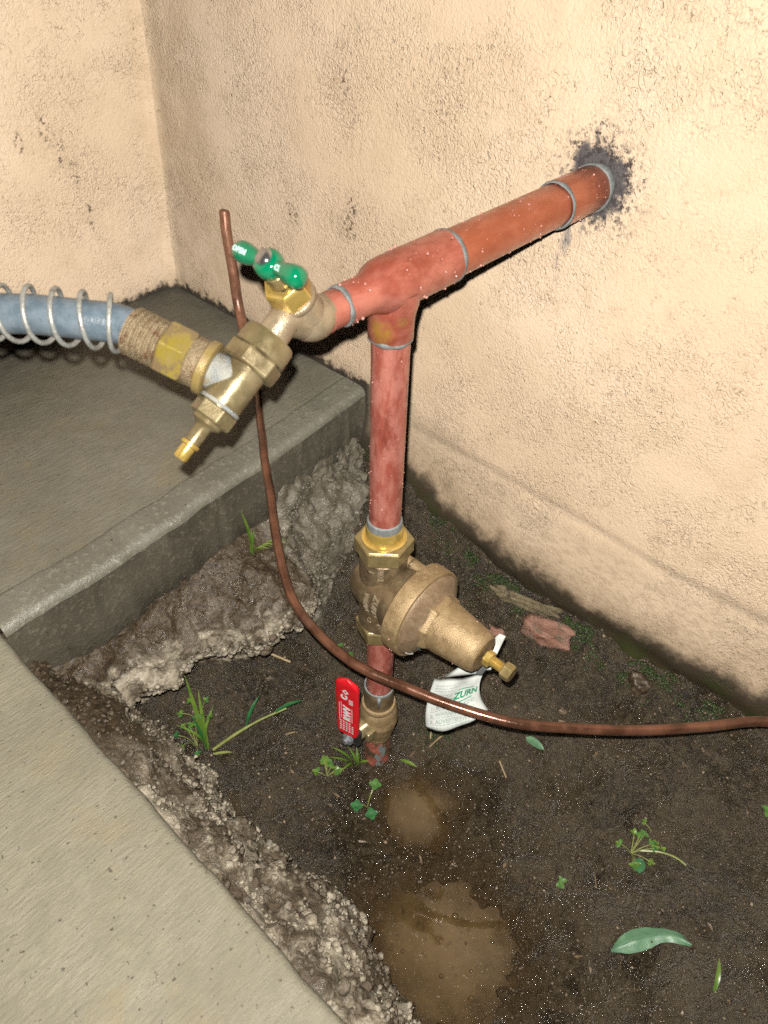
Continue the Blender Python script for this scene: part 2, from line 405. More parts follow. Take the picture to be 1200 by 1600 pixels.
M['bronze_pink'] = m_metal('raw_bell_casting', (.22, .148, .085), (.30, .21, .13), (.35, .255, .165), .25, (.3, .55), 110, .5, .0011)
M['brass'] = m_metal('machined_brass', (.27, .205, .085), (.36, .28, .135), (.19, .14, .06), .5, (.22, .42), 60, .25)
M['brass_bright'] = m_metal('bright_brass', (.62, .42, .10), (.72, .52, .17), None, .6, (.15, .32), 70, .15)
M['brass_dull'] = m_metal('dull_brass', (.225, .175, .085), (.31, .25, .14), (.15, .11, .055), .45, (.22, .42), 55, .18, .0006, th=(.50, .68))
M['brass_pale'] = m_metal('pale_bib_brass', (.31, .235, .15), (.42, .335, .225), (.25, .17, .105), .4, (.22, .42), 55, .4, .0009)
M['lime'] = m_metal('limescale', (.27, .285, .275), (.40, .385, .33), (.27, .20, .10), .1, (.45, .75), 110, .8, .0014)
M['rusty'] = m_metal('rusty_ferrule', (.27, .20, .115), (.37, .285, .175), (.17, .08, .04), .35, (.4, .7), 190, .9, .0015, th=(.50, .68))
M['paint_brass'] = m_metal('yellow_painted_brass', (.36, .26, .09), (.33, .235, .12), (.24, .16, .10), .3, (.3, .5), 75, .5)
M['nut_yellow'] = m_metal('yellow_paint', (.36, .27, .045), (.32, .24, .085), (.24, .17, .09), .3, (.25, .45), 75, .5, th=(.47, .56))
M['tube'] = m_metal('brown_copper_tube', (.085, .037, .021), (.19, .082, .048), (.15, .08, .057), .4, (.1, .3), 30, .2)
M['tube_bright'] = m_metal('worn_copper_tube', (.20, .092, .056), (.30, .14, .085), (.14, .065, .042), .35, (.25, .45), 40, .3)
M['steel'] = m_metal('zinc_steel', (.22, .24, .26), (.38, .40, .42), None, .6, (.2, .4), 120)
M['steel_dark'] = m_metal('dark_steel', (.02, .022, .025), (.05, .052, .055), None, .4, (.25, .45), 120)
M['spring'] = m_metal('galvanised_spring', (.33, .335, .31), (.45, .455, .43), (.26, .25, .22), .45, (.3, .5), 160, .4)
M['hose'] = m_plain('blue_rubber', (.095, .13, .16), (.175, .215, .25), .34, 90, bump=.35, bd=.001)
M['green'] = m_plain('green_enamel', (.0, .17, .075), (.004, .20, .09), .12, 40, bump=.02, Coat__Weight=.6)
M['chrome'] = m_plain('chrome_screw', (.35, .35, .36), (.5, .5, .5), .12, 60, metal=.9, bump=.02)
M['red'] = m_plain('red_vinyl', (.62, .010, .018), (.68, .016, .022), .34, 60, bump=.08)
M['white_ink'] = m_plain('white_print', (.75, .73, .72), (.68, .66, .66), .5, 400)
M['mint_ink'] = m_plain('pale_print', (.50, .74, .68), (.58, .78, .72), .4, 400)
M['paper'] = m_plain('damp_paper', (.55, .575, .54), (.64, .655, .62), .55, 60, bump=.25, bd=.001)
M['paper_grey'] = m_plain('foil_strip', (.16, .17, .17), (.28, .29, .29), .3, 60, metal=.3)
M['green_ink'] = m_plain('green_print', (.015, .24, .11), (.03, .30, .15), .5, 300)
M['grey_ink'] = m_plain('grey_print', (.30, .38, .33), (.42, .48, .43), .6, 300)
M['cast_letter'] = m_metal('worn_cast_letters', (.33, .255, .16), (.42, .34, .23), None, .4, (.25, .4), 100)
M['teal_paint'] = m_plain('pale_blue_paint', (.30, .52, .52), (.36, .58, .57), .5, 200)
M['white_scuff'] = m_plain('white_scuff', (.62, .60, .55), (.5, .48, .43), .6, 200)
M['water'] = NT('water_drop').out((.60, .30, .25), .06, 0, Coat__Weight=1.0)
M['grass'] = m_plain('grass_blade', (.055, .115, .014), (.115, .18, .026), .35, 60, bump=.2)
M['grass_pale'] = m_plain('pale_stalk', (.15, .185, .045), (.24, .25, .085), .4, 60, bump=.2)
M['clover'] = m_plain('clover_leaf', (.045, .12, .026), (.08, .17, .038), .32, 90, bump=.2)
M['clover_dark'] = m_plain('dark_leaf', (.018, .09, .03), (.03, .13, .04), .3, 90, bump=.2)
M['moss'] = m_plain('moss', (.008, .016, .003), (.028, .046, .006), .45, 200, bump=.5)
M['leaf'] = m_plain('grey_green_leaf', (.075, .165, .09), (.115, .215, .125), .38, 120, bump=.3, bd=.001)
M['leaf_brown'] = m_plain('dead_leaf', (.13, .045, .02), (.18, .07, .03), .5, 120, bump=.3)
M['twig'] = m_plain('straw', (.36, .27, .14), (.26, .18, .09), .6, 120, bump=.3)
M['litter'] = m_plain('dead_litter', (.085, .055, .030), (.16, .11, .06), .5, 300, bump=.3)
M['flower'] = m_plain('yellow_petal', (.65, .5, .03), (.55, .5, .05), .5, 120)
M['brick'] = m_metal('old_brick', (.25, .115, .075), (.32, .175, .125), (.15, .11, .075), .0, (.4, .7), 60, 1.0, .002, th=(.52, .62))
M['mortar'] = m_metal('damp_mortar', (.13, .10, .055), (.21, .165, .095), (.04, .03, .016), .0, (.25, .5), 70, 1.0, .002)
M['pebble'] = []
for i, c in enumerate([(.30, .26, .205), (.40, .365, .31), (.22, .18, .135), (.34, .25, .165), (.165, .12, .08), (.46, .44, .40)]):
    M['pebble'].append(m_plain('pebble_%d' % i, tuple(x * .55 for x in c), tuple(x * .8 for x in c), .3, 160, bump=.6, bd=.001))
M['bubble'] = m_plain('mud_bubble', (.05, .03, .012), (.09, .055, .024), .06, 200, bump=.05, Coat__Weight=1.0)
M['grit'] = m_plain('dark_grit', (.030, .020, .011), (.085, .06, .036), .42, 130, bump=.5, bd=.0008)

# ------------------------------------------------------------------ the place: heights and edges (metres, z = 0 at the foot of the riser pipe)
WALL_X, WALL_Y, SLAB_Z = .265, .695, .321
def slab_edge_y(x): return np.interp(x, [-.27, -.169, -.045, .1, .261], [.231, .234, .241, .252, .270])
def front_a(x): return np.interp(x, [-.27, -.2, -.179, -.142, -.081, -.059, -.034, .007, .04, .06, .085, .11, .15, .2, .28],
                                    [.20, .205, .209, .195, .188, .178, .143, .141, .138, .158, .195, .205, .205, .20, .19])
def front_b(y): return np.interp(y, [-3, -.45, -.35, -.28, -.228, -.173, -.137, -.1, -.07, -.054, -.028, .02, .054, .11, .18, .26, .4],
                                    [-.2, -.2, -.195, -.20, -.198, -.181, -.168, -.158, -.172, -.192, -.182, -.180, -.183, -.174, -.178, -.18, -.18])
def soil_base(x, y):
    hw = np.interp(y, [-3, -.6, -.34, -.27, -.19, -.1, 0, .11, .18, .3], [.2, .2, .19, .18, .168, .166, .163, .2, .22, .22])
    h = .012 + (hw - .012) * sstep(.03, .27, x)
    h = np.maximum(h, .012 + .10 * sstep(-.14, -.5, y) * sstep(-.16, .02, x))
    return h
def soil_h(x, y):
    x = np.asarray(x, float); y = np.asarray(y, float)
    h = soil_base(x, y)
    h = h + .010 * fbm(x, y, 0, .075, 3, 11) + .0055 * fbm(x, y, 0, .022, 3, 23) + .0016 * fbm(x, y, 0, .006, 2, 31)
    lump = np.maximum(0, fbm(x, y, 3, .03, 2, 47) - .15); h = h + .008 * lump + .008 * np.maximum(0, .55 - worley(x, y, 0, .017, 48)) + .0042 * np.maximum(0, .55 - worley(x, y, 0, .0075, 52))
    h = h + .012 * np.exp(-((x - .004) ** 2 + (y + .0045) ** 2) / .028 ** 2)
    D = []
    for cx, cy, a, b, th in PUD:
        dx, dy = x - cx, y - cy; u = dx * math.cos(th) + dy * math.sin(th); v = -dx * math.sin(th) + dy * math.cos(th)
        d = np.sqrt((u / a) ** 2 + (v / b) ** 2) + .07 * np.sin(3 * np.arctan2(v, u) + 1.1) + .05 * np.sin(5 * np.arctan2(v, u) + cx * 40) + .13 * fbm(x + .7 * y, y - .4 * x, 0, .03, 4, 61); D.append(d)
        rim = np.exp(-((d - 1.35) / .2) ** 2); h = np.where(rim > .05, np.maximum(h, WATER_Z + .0045 * rim + .0015 * fbm(x, y, 0, .006, 2, 73)), h)
    for d in D:
        w = 1 - sstep(.60, 1.18, d)
        h = h * (1 - w) + w * (WATER_Z - .003 - .008 * (1 - np.clip(d, 0, 1)) + .0055 * fbm(x, y, 0, .012, 3, 71))
    return h
_GX, _GY = np.linspace(-.34, .30, 161), np.linspace(-.62, .36, 246)
_GZ = soil_h(*np.meshgrid(_GX, _GY, indexing='ij'))
def soil_at(x, y): return float(_GZ[int(np.clip(round((x + .34) / .004), 0, 160)), int(np.clip(round((y + .62) / .004), 0, 245))])
def axis_xy(z): return (.004 * (1 - z / .6), -.0045 * (1 - z / .6))
def AX(z): x, y = axis_xy(z); return Vector((x, y, z))
VAX = (AX(.6) - AX(0)).normalized()
def lerpspace(*segs):
    out = [np.array([segs[0][0]])]
    for a, b, st in segs: out.append(np.linspace(a, b, max(2, int(round((b - a) / st)) + 1))[1:])
    return np.concatenate(out)

# ground far beyond the paving
v = [(-60, -60, -.12), (60, -60, -.12), (60, 60, -.12), (-60, 60, -.12)]
struct(mesh_obj('ground', v, [(0, 1, 2, 3)], M['soil']))

# soil bed
xs = lerpspace((-.32, .30, .0024)); ys = lerpspace((-3, -.75, .05), (-.75, -.5, .006), (-.5, .16, .0024), (.16, .36, .004))
X, Y, F = grid(xs, ys); Z = soil_h(X, Y)
struct(mesh_obj('soil', np.stack([X, Y, Z], -1).reshape(-1, 3), F, M['soil'], angle=180))
# puddles (the soil rises through the sheet and makes the shoreline)
for i, (cx, cy, a, b, th) in enumerate(PUD):
    mb = MB(); mb.lathe([(0, 0), (a * .5, 0), (a * 1.0, 0), (a * 1.35, 0)], (cx, cy, WATER_Z), (0, 0, 1), 48)
    vv = []
    for p in mb.v:
        dx, dy = p[0] - cx, (p[1] - cy) * b / a; vv.append((cx + dx * math.cos(th) - dy * math.sin(th), cy + dx * math.sin(th) + dy * math.cos(th), p[2]))
    pd = struct(mesh_obj('puddle', vv, mb.f, m_puddle(cx, cy, (a + b) / 2), angle=180))
    if i == 1:
        for bx, by, br in [(-.085, -.165, .0028), (-.07, -.19, .0040), (-.100, -.19, .0022), (-.062, -.235, .0024), (-.125, -.215, .0026), (-.10, -.235, .0020), (-.135, -.17, .0022), (-.083, -.215, .0016), (-.12, -.25, .0030)]:
            mb = MB(); mb.lathe([(br, -.0004), (br * .92, br * .3), (br * .7, br * .55), (br * .38, br * .7), (0, br * .75)], (bx, by, WATER_Z), (0, 0, 1), 16); part('bubble', mb, M['bubble'], pd, angle=180)

# paving: far slab with trowelled rounded edge, near slab along the bed
def sheet(name, P, mat, parent=None, angle=180):
    n, m = P.shape[:2]; i = np.arange(n * m).reshape(n, m)
    F = np.stack([i[:-1, :-1], i[1:, :-1], i[1:, 1:], i[:-1, 1:]], -1).reshape(-1, 4)
    return mesh_obj(name, P.reshape(-1, 3), F, mat, parent, angle=angle)
def slab_noise(x, y): return .0012 * fbm(x, y, 0, .12, 3, 81) + .0004 * fbm(x, y, 0, .02, 2, 83)
xs = lerpspace((-.2675, .275, .004))
prof = [(.02, -.2), (.004, -.105), (0, -.1), (0, -.05), (0, -.02)] + [(.011 * (1 - math.cos(a)), -.011 + .011 * math.sin(a)) for a in np.linspace(0, math.pi / 2, 7)] + [(.02, 0), (.03, .0003), (.037, .0004), (.041, .0002), (.0425, -.0012)]
P = np.zeros((len(xs), len(prof), 3))
for j, (dy, dz) in enumerate(prof):
    e = slab_edge_y(xs) + .0012 * fbm(xs, 0 * xs, 0, .03, 3, 91)
    yy = e + dy; P[:, j] = np.stack([xs, yy, SLAB_Z + dz + slab_noise(xs, yy) * (dz > -.05)], -1)
    if dz <= -.02: P[:, j, 1] += .0022 * fbm(xs, 0 * xs, dz, .012, 3, 92)
pav = thing('pavement', (0, .3, SLAB_Z), '', ''); del pav['label']; del pav['category']; struct(pav)
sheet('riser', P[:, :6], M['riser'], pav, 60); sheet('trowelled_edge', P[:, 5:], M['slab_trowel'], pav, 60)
ts = np.linspace(0, 1, 110); P = np.zeros((len(xs), len(ts), 3))
for j, t in enumerate(ts):
    y0 = slab_edge_y(xs) + .030; yy = y0 + (WALL_Y + .02 - y0) * t
    P[:, j] = np.stack([xs, yy, SLAB_Z - .0004 + slab_noise(xs, yy)], -1)
sheet('broomed_top', P, M['slab_wet'], pav)
pav2 = thing('pavement', (-.5, 0, SLAB_Z), '', ''); del pav2['label']; del pav2['category']; struct(pav2)
ys = lerpspace((-6, -1, .25), (-1, .8, .006), (.8, 1.0, .05)); prof = [(0, -.2), (0, -.12), (.0005, -.05), (.0005, -.008)] + [(-.007 * (1 - math.cos(a)), -.007 + .007 * math.sin(a)) for a in np.linspace(0.2, math.pi / 2, 6)] + [(-.012, .0)]
for d in (.02, .03, .045, .06, .08, .1, .13, .16, .2, .25, .3, .4, .6, 1, 2, 6): prof.append((-d, 0))
P = np.zeros((len(ys), len(prof), 3))
for j, (dx, dz) in enumerate(prof):
    e = -.2705 + .0010 * fbm(0 * ys, ys, 0, .03, 3, 95)
    P[:, j] = np.stack([e + dx, ys, SLAB_Z + dz + slab_noise(e + dx, ys) * (dz > -.05)], -1)
sheet('broomed_top', P, M['slab_dry'], pav2, 60)

# house: two stucco walls meeting in a soft inner corner
house = thing('stucco_house', (WALL_X, WALL_Y, .1), 'inner corner of a house with rough tan stucco walls', 'house')
ys = lerpspace((-6, -1.0, .25), (-1.0, -.55, .01), (-.55, WALL_Y, .006)); zs = lerpspace((-.1, .1, .05), (.1, .95, .006), (.95, 2.8, .06))
Yg, Zg, F = grid(ys, zs)
hw = np.interp(Yg, [-.6, -.34, 0, .11, .2], [.2, .19, .165, .2, .22])
foot = 1 - sstep(.20, .30, Zg + .012 * fbm(Yg, Zg, 0, .2, 2, 101))
groove = np.exp(-((Zg - .297 - .006 * fbm(Yg, 0 * Yg, 0, .15, 2, 103)) / .006) ** 2)
Xg = WALL_X - .016 * foot + .003 * groove * sstep(.25, .1, Yg) - .0018 * fbm(Yg, Zg, 0, .16, 3, 105) 
Xg += .010 * (1 - sstep(.15, .20, Zg)) * (1 + fbm(Yg, Zg, 0, .05, 3, 109))
Xg -= .006 * np.clip(1 - (WALL_Y - .07 * np.clip(Zg - .32, 0, 1) - Yg) / .02, 0, 1) ** 2
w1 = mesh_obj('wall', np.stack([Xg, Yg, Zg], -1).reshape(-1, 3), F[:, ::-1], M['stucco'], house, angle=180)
w1['label'] = 'right hand stucco wall with a sooty pipe hole and muddy foot'
xs = lerpspace((-6, -1.0, .25), (-1.0, WALL_X + .02, .008)); zs = lerpspace((.2, .28, .04), (.28, 1.0, .008), (1.0, 2.8, .06))
Xg, Zg, F = grid(xs, zs)
Yg = WALL_Y - .07 * np.clip(Zg - .32, 0, 1) - .0018 * fbm(Xg, Zg, 5, .16, 3, 115)  - .010 * np.clip(1 - (WALL_X - Xg) / .025, 0, 1) ** 2
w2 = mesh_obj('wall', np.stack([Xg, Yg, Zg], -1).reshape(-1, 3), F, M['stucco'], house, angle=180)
w2['label'] = 'left hand stucco wall behind the blue hose'

# ------------------------------------------------------------------ rock meshes
def ico(sub=1):
    t = (1 + 5 ** .5) / 2
    v = [np.array(p, float) / math.hypot(1, t) for p in [(-1, t, 0), (1, t, 0), (-1, -t, 0), (1, -t, 0), (0, -1, t), (0, 1, t), (0, -1, -t), (0, 1, -t), (t, 0, -1), (t, 0, 1), (-t, 0, -1), (-t, 0, 1)]]
    f = [(0, 11, 5), (0, 5, 1), (0, 1, 7), (0, 7, 10), (0, 10, 11), (1, 5, 9), (5, 11, 4), (11, 10, 2), (10, 7, 6), (7, 1, 8), (3, 9, 4), (3, 4, 2), (3, 2, 6), (3, 6, 8), (3, 8, 9), (4, 9, 5), (2, 4, 11), (6, 2, 10), (8, 6, 7), (9, 8, 1)]
    for _ in range(sub):
        cache = {}; nf = []
        def mid(a, b):
            k = (min(a, b), max(a, b))
            if k not in cache:
                m = v[a] + v[b]; v.append(m / np.linalg.norm(m)); cache[k] = len(v) - 1
            return cache[k]
        for a, b, c in f:
            x, y, z = mid(a, b), mid(b, c), mid(c, a); nf += [(a, x, z), (b, y, x), (c, z, y), (x, y, z)]
        f = nf
    return np.array(v), np.array(f)
ICO0, ICO1, ICO2, ICO3 = ico(0), ico(1), ico(2), ico(3)
def rock(seed, sub=1, amp=.3, flat=(1, .8, .65)):
    v, f = {0: ICO0, 1: ICO1, 2: ICO2, 3: ICO3}[sub]
    d = 1 + amp * fbm(v[:, 0], v[:, 1], v[:, 2] + seed * 7.7, .9, 3, 200 + seed)
    return v * d[:, None] * np.array(flat), f
def scatter_mesh(name, pts, sizes, mat, sub=0, amp=.35, parent=None, flat=True):
    protos = [rock(s, sub, amp, (1, .8 + .2 * (s % 2), .6 + .1 * (s % 3))) for s in range(8)]
    V, Fs, o = [], [], 0
    for k, (p, s) in enumerate(zip(pts, sizes)):
        v, f = protos[k % 8]; a = RNG.uniform(0, 6.28); c, sn = math.cos(a), math.sin(a)
        R = np.array([[c, -sn, 0], [sn, c, 0], [0, 0, 1]])
        V.append((v * s) @ R.T + np.array(p)); Fs.append(f + o); o += len(v)
    return mesh_obj(name, np.concatenate(V), np.concatenate(Fs), mat, parent, smooth=not flat, angle=180)

# ------------------------------------------------------------------ broken concrete under the slabs
def displace(P, amp, scale, seed, octs=4):
    n = fbm(P[..., 0], P[..., 1], P[..., 2], scale, octs, seed); return n * amp
def shelf_b_profile(y):
    xf = front_b(y)
    return [(-.30, .20), (-.276, .262), (-.262, .262), (-.245, .245), ((-.245 + xf) / 2, .185), (xf - .012, .118), (xf, .085), (xf + .006, .045), (xf + .012, .012), (xf + .012, -.03), (xf - .02, -.05)]
ys = lerpspace((-1.6, -.5, .02), (-.5, .30, .0028)); T = np.linspace(0, 1, 74)
P = np.zeros((len(ys), len(T), 3))
for i, y in enumerate(ys):
    pr = np.array(shelf_b_profile(y)); s = np.concatenate([[0], np.cumsum(np.hypot(*np.diff(pr, axis=0).T))]); s /= s[-1]
    P[i, :, 0] = np.interp(T, s, pr[:, 0]); P[i, :, 2] = np.interp(T, s, pr[:, 1]); P[i, :, 1] = y
def rough(P, ends):
    a = displace(P, .010, .034, 301, 3) + .0085 * np.maximum(-.1, .55 - worley(P[..., 0], P[..., 1], P[..., 2], .017, 303)) + .0045 * np.maximum(-.1, .6 - worley(P[..., 0], P[..., 1], P[..., 2], .0075, 307))
    dx = np.gradient(P, axis=0); dt = np.gradient(P, axis=1); n = np.cross(dx, dt); n /= np.linalg.norm(n, axis=-1, keepdims=True) + 1e-9
    return P + n * (a * ends)[..., None], n
endw = np.broadcast_to(sstep(.0, .16, T)[None, :], P.shape[:2])
Pb, nb = rough(P, endw)
if nb[len(ys) // 2, 20, 2] < 0: Pb = P - (Pb - P)
spill = thing('concrete_spill', (-.22, 0, 0), 'long crumbling ledge of broken concrete below the near pavement edge', 'concrete')
sheet('ledge', Pb, M['rubble'], spill, 180)

xs = lerpspace((-.255, .285, .0028)); T = np.linspace(0, 1, 92); Pa = np.zeros((len(xs), len(T), 3))
for i, x in enumerate(xs):
    yf = float(front_a(x)); pier = float(sstep(.06, .10, x)); zt = .222 + .012 * pier; zf = .178
    yr = float(slab_edge_y(x)) + .03
    A = [(yr, .23), (yr - .025, .232), (.5 * yr + .5 * yf, .215), (yf + .010, .190), (yf, .175), (yf - .001, .160), (yf + .003, .141), (yf + .012, .125), (yf + .034, .112), (yf + .08, .10), (yf + .1, -.03)]
    Bp = [(yr, .26), (yr - .026, .262), (yr - .034, .24), (yr - .042, .21), (yf + .01, .17), (yf, .14), (yf - .004, .11), (yf - .004, .08), (yf - .004, .04), (yf, .0), (yf + .01, -.03)]
    pr = np.array(A) * (1 - pier) + np.array(Bp) * pier
    s = np.concatenate([[0], np.cumsum(np.hypot(*np.diff(pr, axis=0).T))]); s /= s[-1]
    Pa[i, :, 0] = x; Pa[i, :, 1] = np.interp(T, s, pr[:, 0]); Pa[i, :, 2] = np.interp(T, s, pr[:, 1])
endw = np.broadcast_to(sstep(.0, .2, T)[None, :], Pa.shape[:2])
Pq, na = rough(Pa, endw)
shelf = thing('concrete_footing', (0, .2, 0), 'overhanging lump of rough concrete caked in mud below the far slab', 'concrete')
sheet('ledge', Pq, M['rubble'], shelf, 180)

# crumbling aggregate: too small and too many to pick apart, one part per ledge
def crumbs(parent, P, n, rows, cols, lo, hi, seed):
    r = np.random.default_rng(seed); i = r.integers(rows[0], rows[1], n); j = r.integers(cols[0], cols[1], n); i = np.clip(i, 0, P.shape[0] - 1); j = np.clip(j, 0, P.shape[1] - 1)
    pts = P[i, j] + r.normal(0, .0012, (n, 3)); o = scatter_mesh('aggregate', pts, lo + (hi - lo) * r.random(n) ** 2, M['rubble'], 1, .4, parent, flat=False); o['kind'] = 'stuff'
    return o
_i0 = int(np.searchsorted(lerpspace((-1.6, -.5, .02), (-.5, .30, .0028)), -.40))
crumbs(spill, Pb, 3600, (_i0, Pb.shape[0] - 25), (14, 56), .0010, .0036, 901)
crumbs(shelf, Pq, 1500, (6, 128), (30, 56), .0010, .0036, 902)
crumbs(shelf, Pq, 1100, (110, 190), (12, 66), .0010, .0032, 903)
crumbs(shelf, Pq, 900, (4, 125), (8, 32), .0007, .0020, 904)

# stones caught in the broken edges
STONES = []
for s in range(9):
    v, f = rock(s, 1, .28, (1, .75 + .06 * (s % 4), .55 + .08 * (s % 3)))
    me = bpy.data.meshes.new('stone'); me.from_pydata([tuple(p) for p in v], [], [tuple(int(i) for i in q) for q in f]); me.update()
    me.polygons.foreach_set('use_smooth', np.ones(len(me.polygons), bool)); me.materials.append(M['rubble'] if s % 3 else M['pebble'][(s // 3) * 2]); STONES.append(me)
def stones(parent, P, n, rows, cols, lo, hi, sink=.35):
    base = Vector(parent.location)
    for k in range(n):
        i = random.randint(*rows); j = random.randint(*cols); p = P[min(i, P.shape[0] - 1), min(j, P.shape[1] - 1)]
        s = lo + (hi - lo) * random.random() ** 2.2
        o = bpy.data.objects.new('stone', STONES[random.randrange(9)]); COL.objects.link(o); o.parent = parent
        o.location = Vector(p) - base; o.scale = (s, s, s); o.rotation_euler = (random.uniform(-.6, .6), random.uniform(-.6, .6), random.uniform(0, 6.3))
i0 = int(np.searchsorted(lerpspace((-1.6, -.5, .02), (-.5, .30, .0028)), -.32))
nb_rows = Pb.shape[0]
stones(spill, Pb, 235, (i0, i0 + int(.34 / .0028)), (16, 52), .0022, .0070)
stones(spill, Pb, 55, (i0 + 120, nb_rows - 30), (14, 50), .002, .005)
stones(shelf, Pq, 150, (10, 125), (32, 54), .0026, .0080)
stones(shelf, Pq, 90, (112, 185), (14, 60), .0024, .0070)

# ------------------------------------------------------------------ loose grit on the soil (uncountable)
n = 9000
px = RNG.uniform(-.2, .26, n); py = RNG.uniform(-.56, .25, n); pz = soil_h(px, py); sz = .0007 + .0022 * RNG.random(n) ** 3
keep = pz > WATER_Z + .001
o = scatter_mesh('grit', np.stack([px, py, pz + sz * .2], -1)[keep], sz[keep], M['grit'], 0, flat=False); o['kind'] = 'stuff'; o['label'] = 'dark wet grit and crumbs of earth on the soil'
n = 520
px = RNG.uniform(-.2, .26, n); py = RNG.uniform(-.56, .25, n); pz = soil_h(px, py); sz = .0007 + .0017 * RNG.random(n) ** 3
keep = pz > WATER_Z + .001
o = scatter_mesh('fine_gravel', np.stack([px, py, pz], -1)[keep], sz[keep], M['pebble'][3], 0); o['kind'] = 'stuff'; o['label'] = 'pale specks of fine gravel on the soil'

n = 420
px = RNG.uniform(-.16, .24, n); py = RNG.uniform(-.56, .22, n); pz = np.array([soil_at(a, b) for a, b in zip(px, py)]); sz = .002 + .0042 * RNG.random(n) ** 2.5
keep = (pz > WATER_Z + .004) & (fbm(px, py, 0, .08, 3, 777) > -.05)
o = scatter_mesh('clods', np.stack([px, py, pz - sz * .15], -1)[keep], sz[keep], M['soil'], 2, .45, flat=False); o['kind'] = 'stuff'; o['label'] = 'small wet clods of earth on the soil'
V, Fs = [], []
for k in range(70):
    x, y = random.uniform(-.15, .24), random.uniform(-.55, .2); z = soil_at(x, y)
    if z < WATER_Z + .003: continue
    a = random.uniform(0, 6.28); L, W_ = random.uniform(.002, .007), random.uniform(.0005, .0016); c, sn = math.cos(a), math.sin(a); b0 = len(V)
    for u, w in ((-L, 0), (-L * .3, W_), (L * .5, W_ * .7), (L, 0), (L * .4, -W_), (-L * .4, -W_ * .8)): V.append((x + u * c - w * sn, y + u * sn + w * c, z + .0022 + random.uniform(-.0006, .0012)))
    Fs.append(tuple(range(b0, b0 + 6)))
o = mesh_obj('plant_litter', V, Fs, M['litter'], smooth=False); o['kind'] = 'stuff'; o['label'] = 'flecks of dead plant litter on the soil'

# ------------------------------------------------------------------ copper pipework
def drops(name, parent, pts, nrm, rad):
    v0, f0 = ICO1; V, Fs, o = [], [], 0
    for p, nn, r in zip(pts, nrm, rad):
        V.append(v0 * r * np.array([1, 1, 1]) + np.array(p) + np.array(nn) * r * .35); Fs.append(f0 + o); o += len(v0)
    d = mesh_obj(name, np.concatenate(V), np.concatenate(Fs), M['water'], parent, angle=180); d['kind'] = 'stuff'; return d
def cyl_drops(parent, org, axis, r, h0, h1, n, lo=.0004, hi=.0013, under=.35):
    a = Vector(axis).normalized(); u = Vector((0, 0, 1)) if abs(a.z) < .9 else Vector((1, 0, 0)); u = (u - a * u.dot(a)).normalized(); w = a.cross(u)
    ps, ns, rs = [], [], []
    for _ in range(n):
        t = random.uniform(0, 6.283)
        if abs(a.z) < .5 and random.random() < under: t = math.pi + random.gauss(0, .25)
        d = u * math.cos(t) + w * math.sin(t); hh = random.uniform(h0, h1)
        if random.random() > .25 + .9 * (.5 + .5 * math.sin(hh * 190 + 2.0 * math.sin(t * 2) + math.sin(hh * 71))) ** 2: continue
        ps.append(Vector(org) + a * hh + d * r); ns.append(d); rs.append(lo + (hi - lo) * random.random() ** 3)
    return drops('water_drops', parent, ps, ns, rs)
TZ = .656
TC = AX(TZ); TC.z = TZ
pipe = thing('copper_pipework', (TC.x, TC.y, 0.0), 'reddish copper pipe coming out of the wall and turning down at a tee', 'pipe')
EX = Vector((1, 0, 0))
mb = MB(); mb.cyl(.01745, .03, .30, TC, EX, 48); part('horizontal_pipe', mb, M['copper_pipe'], pipe)
mb = MB(); mb.lathe([(.0172, .202), (.0192, .202), (.0194, .204), (.0194, .258), (.0186, .2605), (.017, .2605)], TC, EX, 48); part('wall_coupling', mb, M['copper_pipe'], pipe)
mb = MB()
mb.lathe([(.0172, .0565), (.0192, .0562), (.0193, .054), (.0193, -.004), (.0190, -.010), (.0178, -.016), (.0150, -.022), (.0136, -.027), (.0132, -.032), (.0132, -.050), (.0126, -.0515), (.0115, -.0515)], TC, EX, 56)
mb.lathe([(.0196, -.004), (.0190, -.014), (.0176, -.020), (.0168, -.025), (.0165, -.030), (.0165, -.040), (.0158, -.0412), (.0140, -.0412)], TC, (0, 0, 1), 48)
part('tee', mb, M['copper'], pipe)
for k, (X_, R_, r_) in enumerate([(.0572, .0187, .0019), (.2010, .0187, .0020), (.2615, .0190, .0038), (-.0512, .0127, .0018)]):
    mb = MB(); mb.torus(R_, r_, TC + EX * X_, EX, 56, 10, .22, k); part('solder_ring', mb, M['solder'], pipe, angle=180)
mb = MB(); mb.torus(.0155, .0018, TC - Vector((0, 0, .0412)), VAX, 48, 10, .25, 9); part('solder_ring', mb, M['solder'], pipe, angle=180)
mb = MB(); mb.cyl(.0143, .425, .625, AX(0), VAX, 48, c=.0004); part('riser_pipe', mb, M['copper_red'], pipe)
mb = MB(); mb.lathe([(.0143, .4365), (.0156, .4355), (.0163, .432), (.0160, .4275), (.0143, .427)], AX(0), VAX, 48); part('solder_ring', mb, M['solder'], pipe)
mb = MB(); mb.cyl(.0144, .168, .290, AX(0), VAX, 48, c=.0004); part('lower_pipe', mb, M['copper_red'], pipe)
mb = MB(); mb.lathe([(.0143, .09), (.0150, .088), (.0150, -.06)], AX(0), VAX, 48); part('buried_pipe', mb, M['muddy_copper'], pipe)
mb = MB()
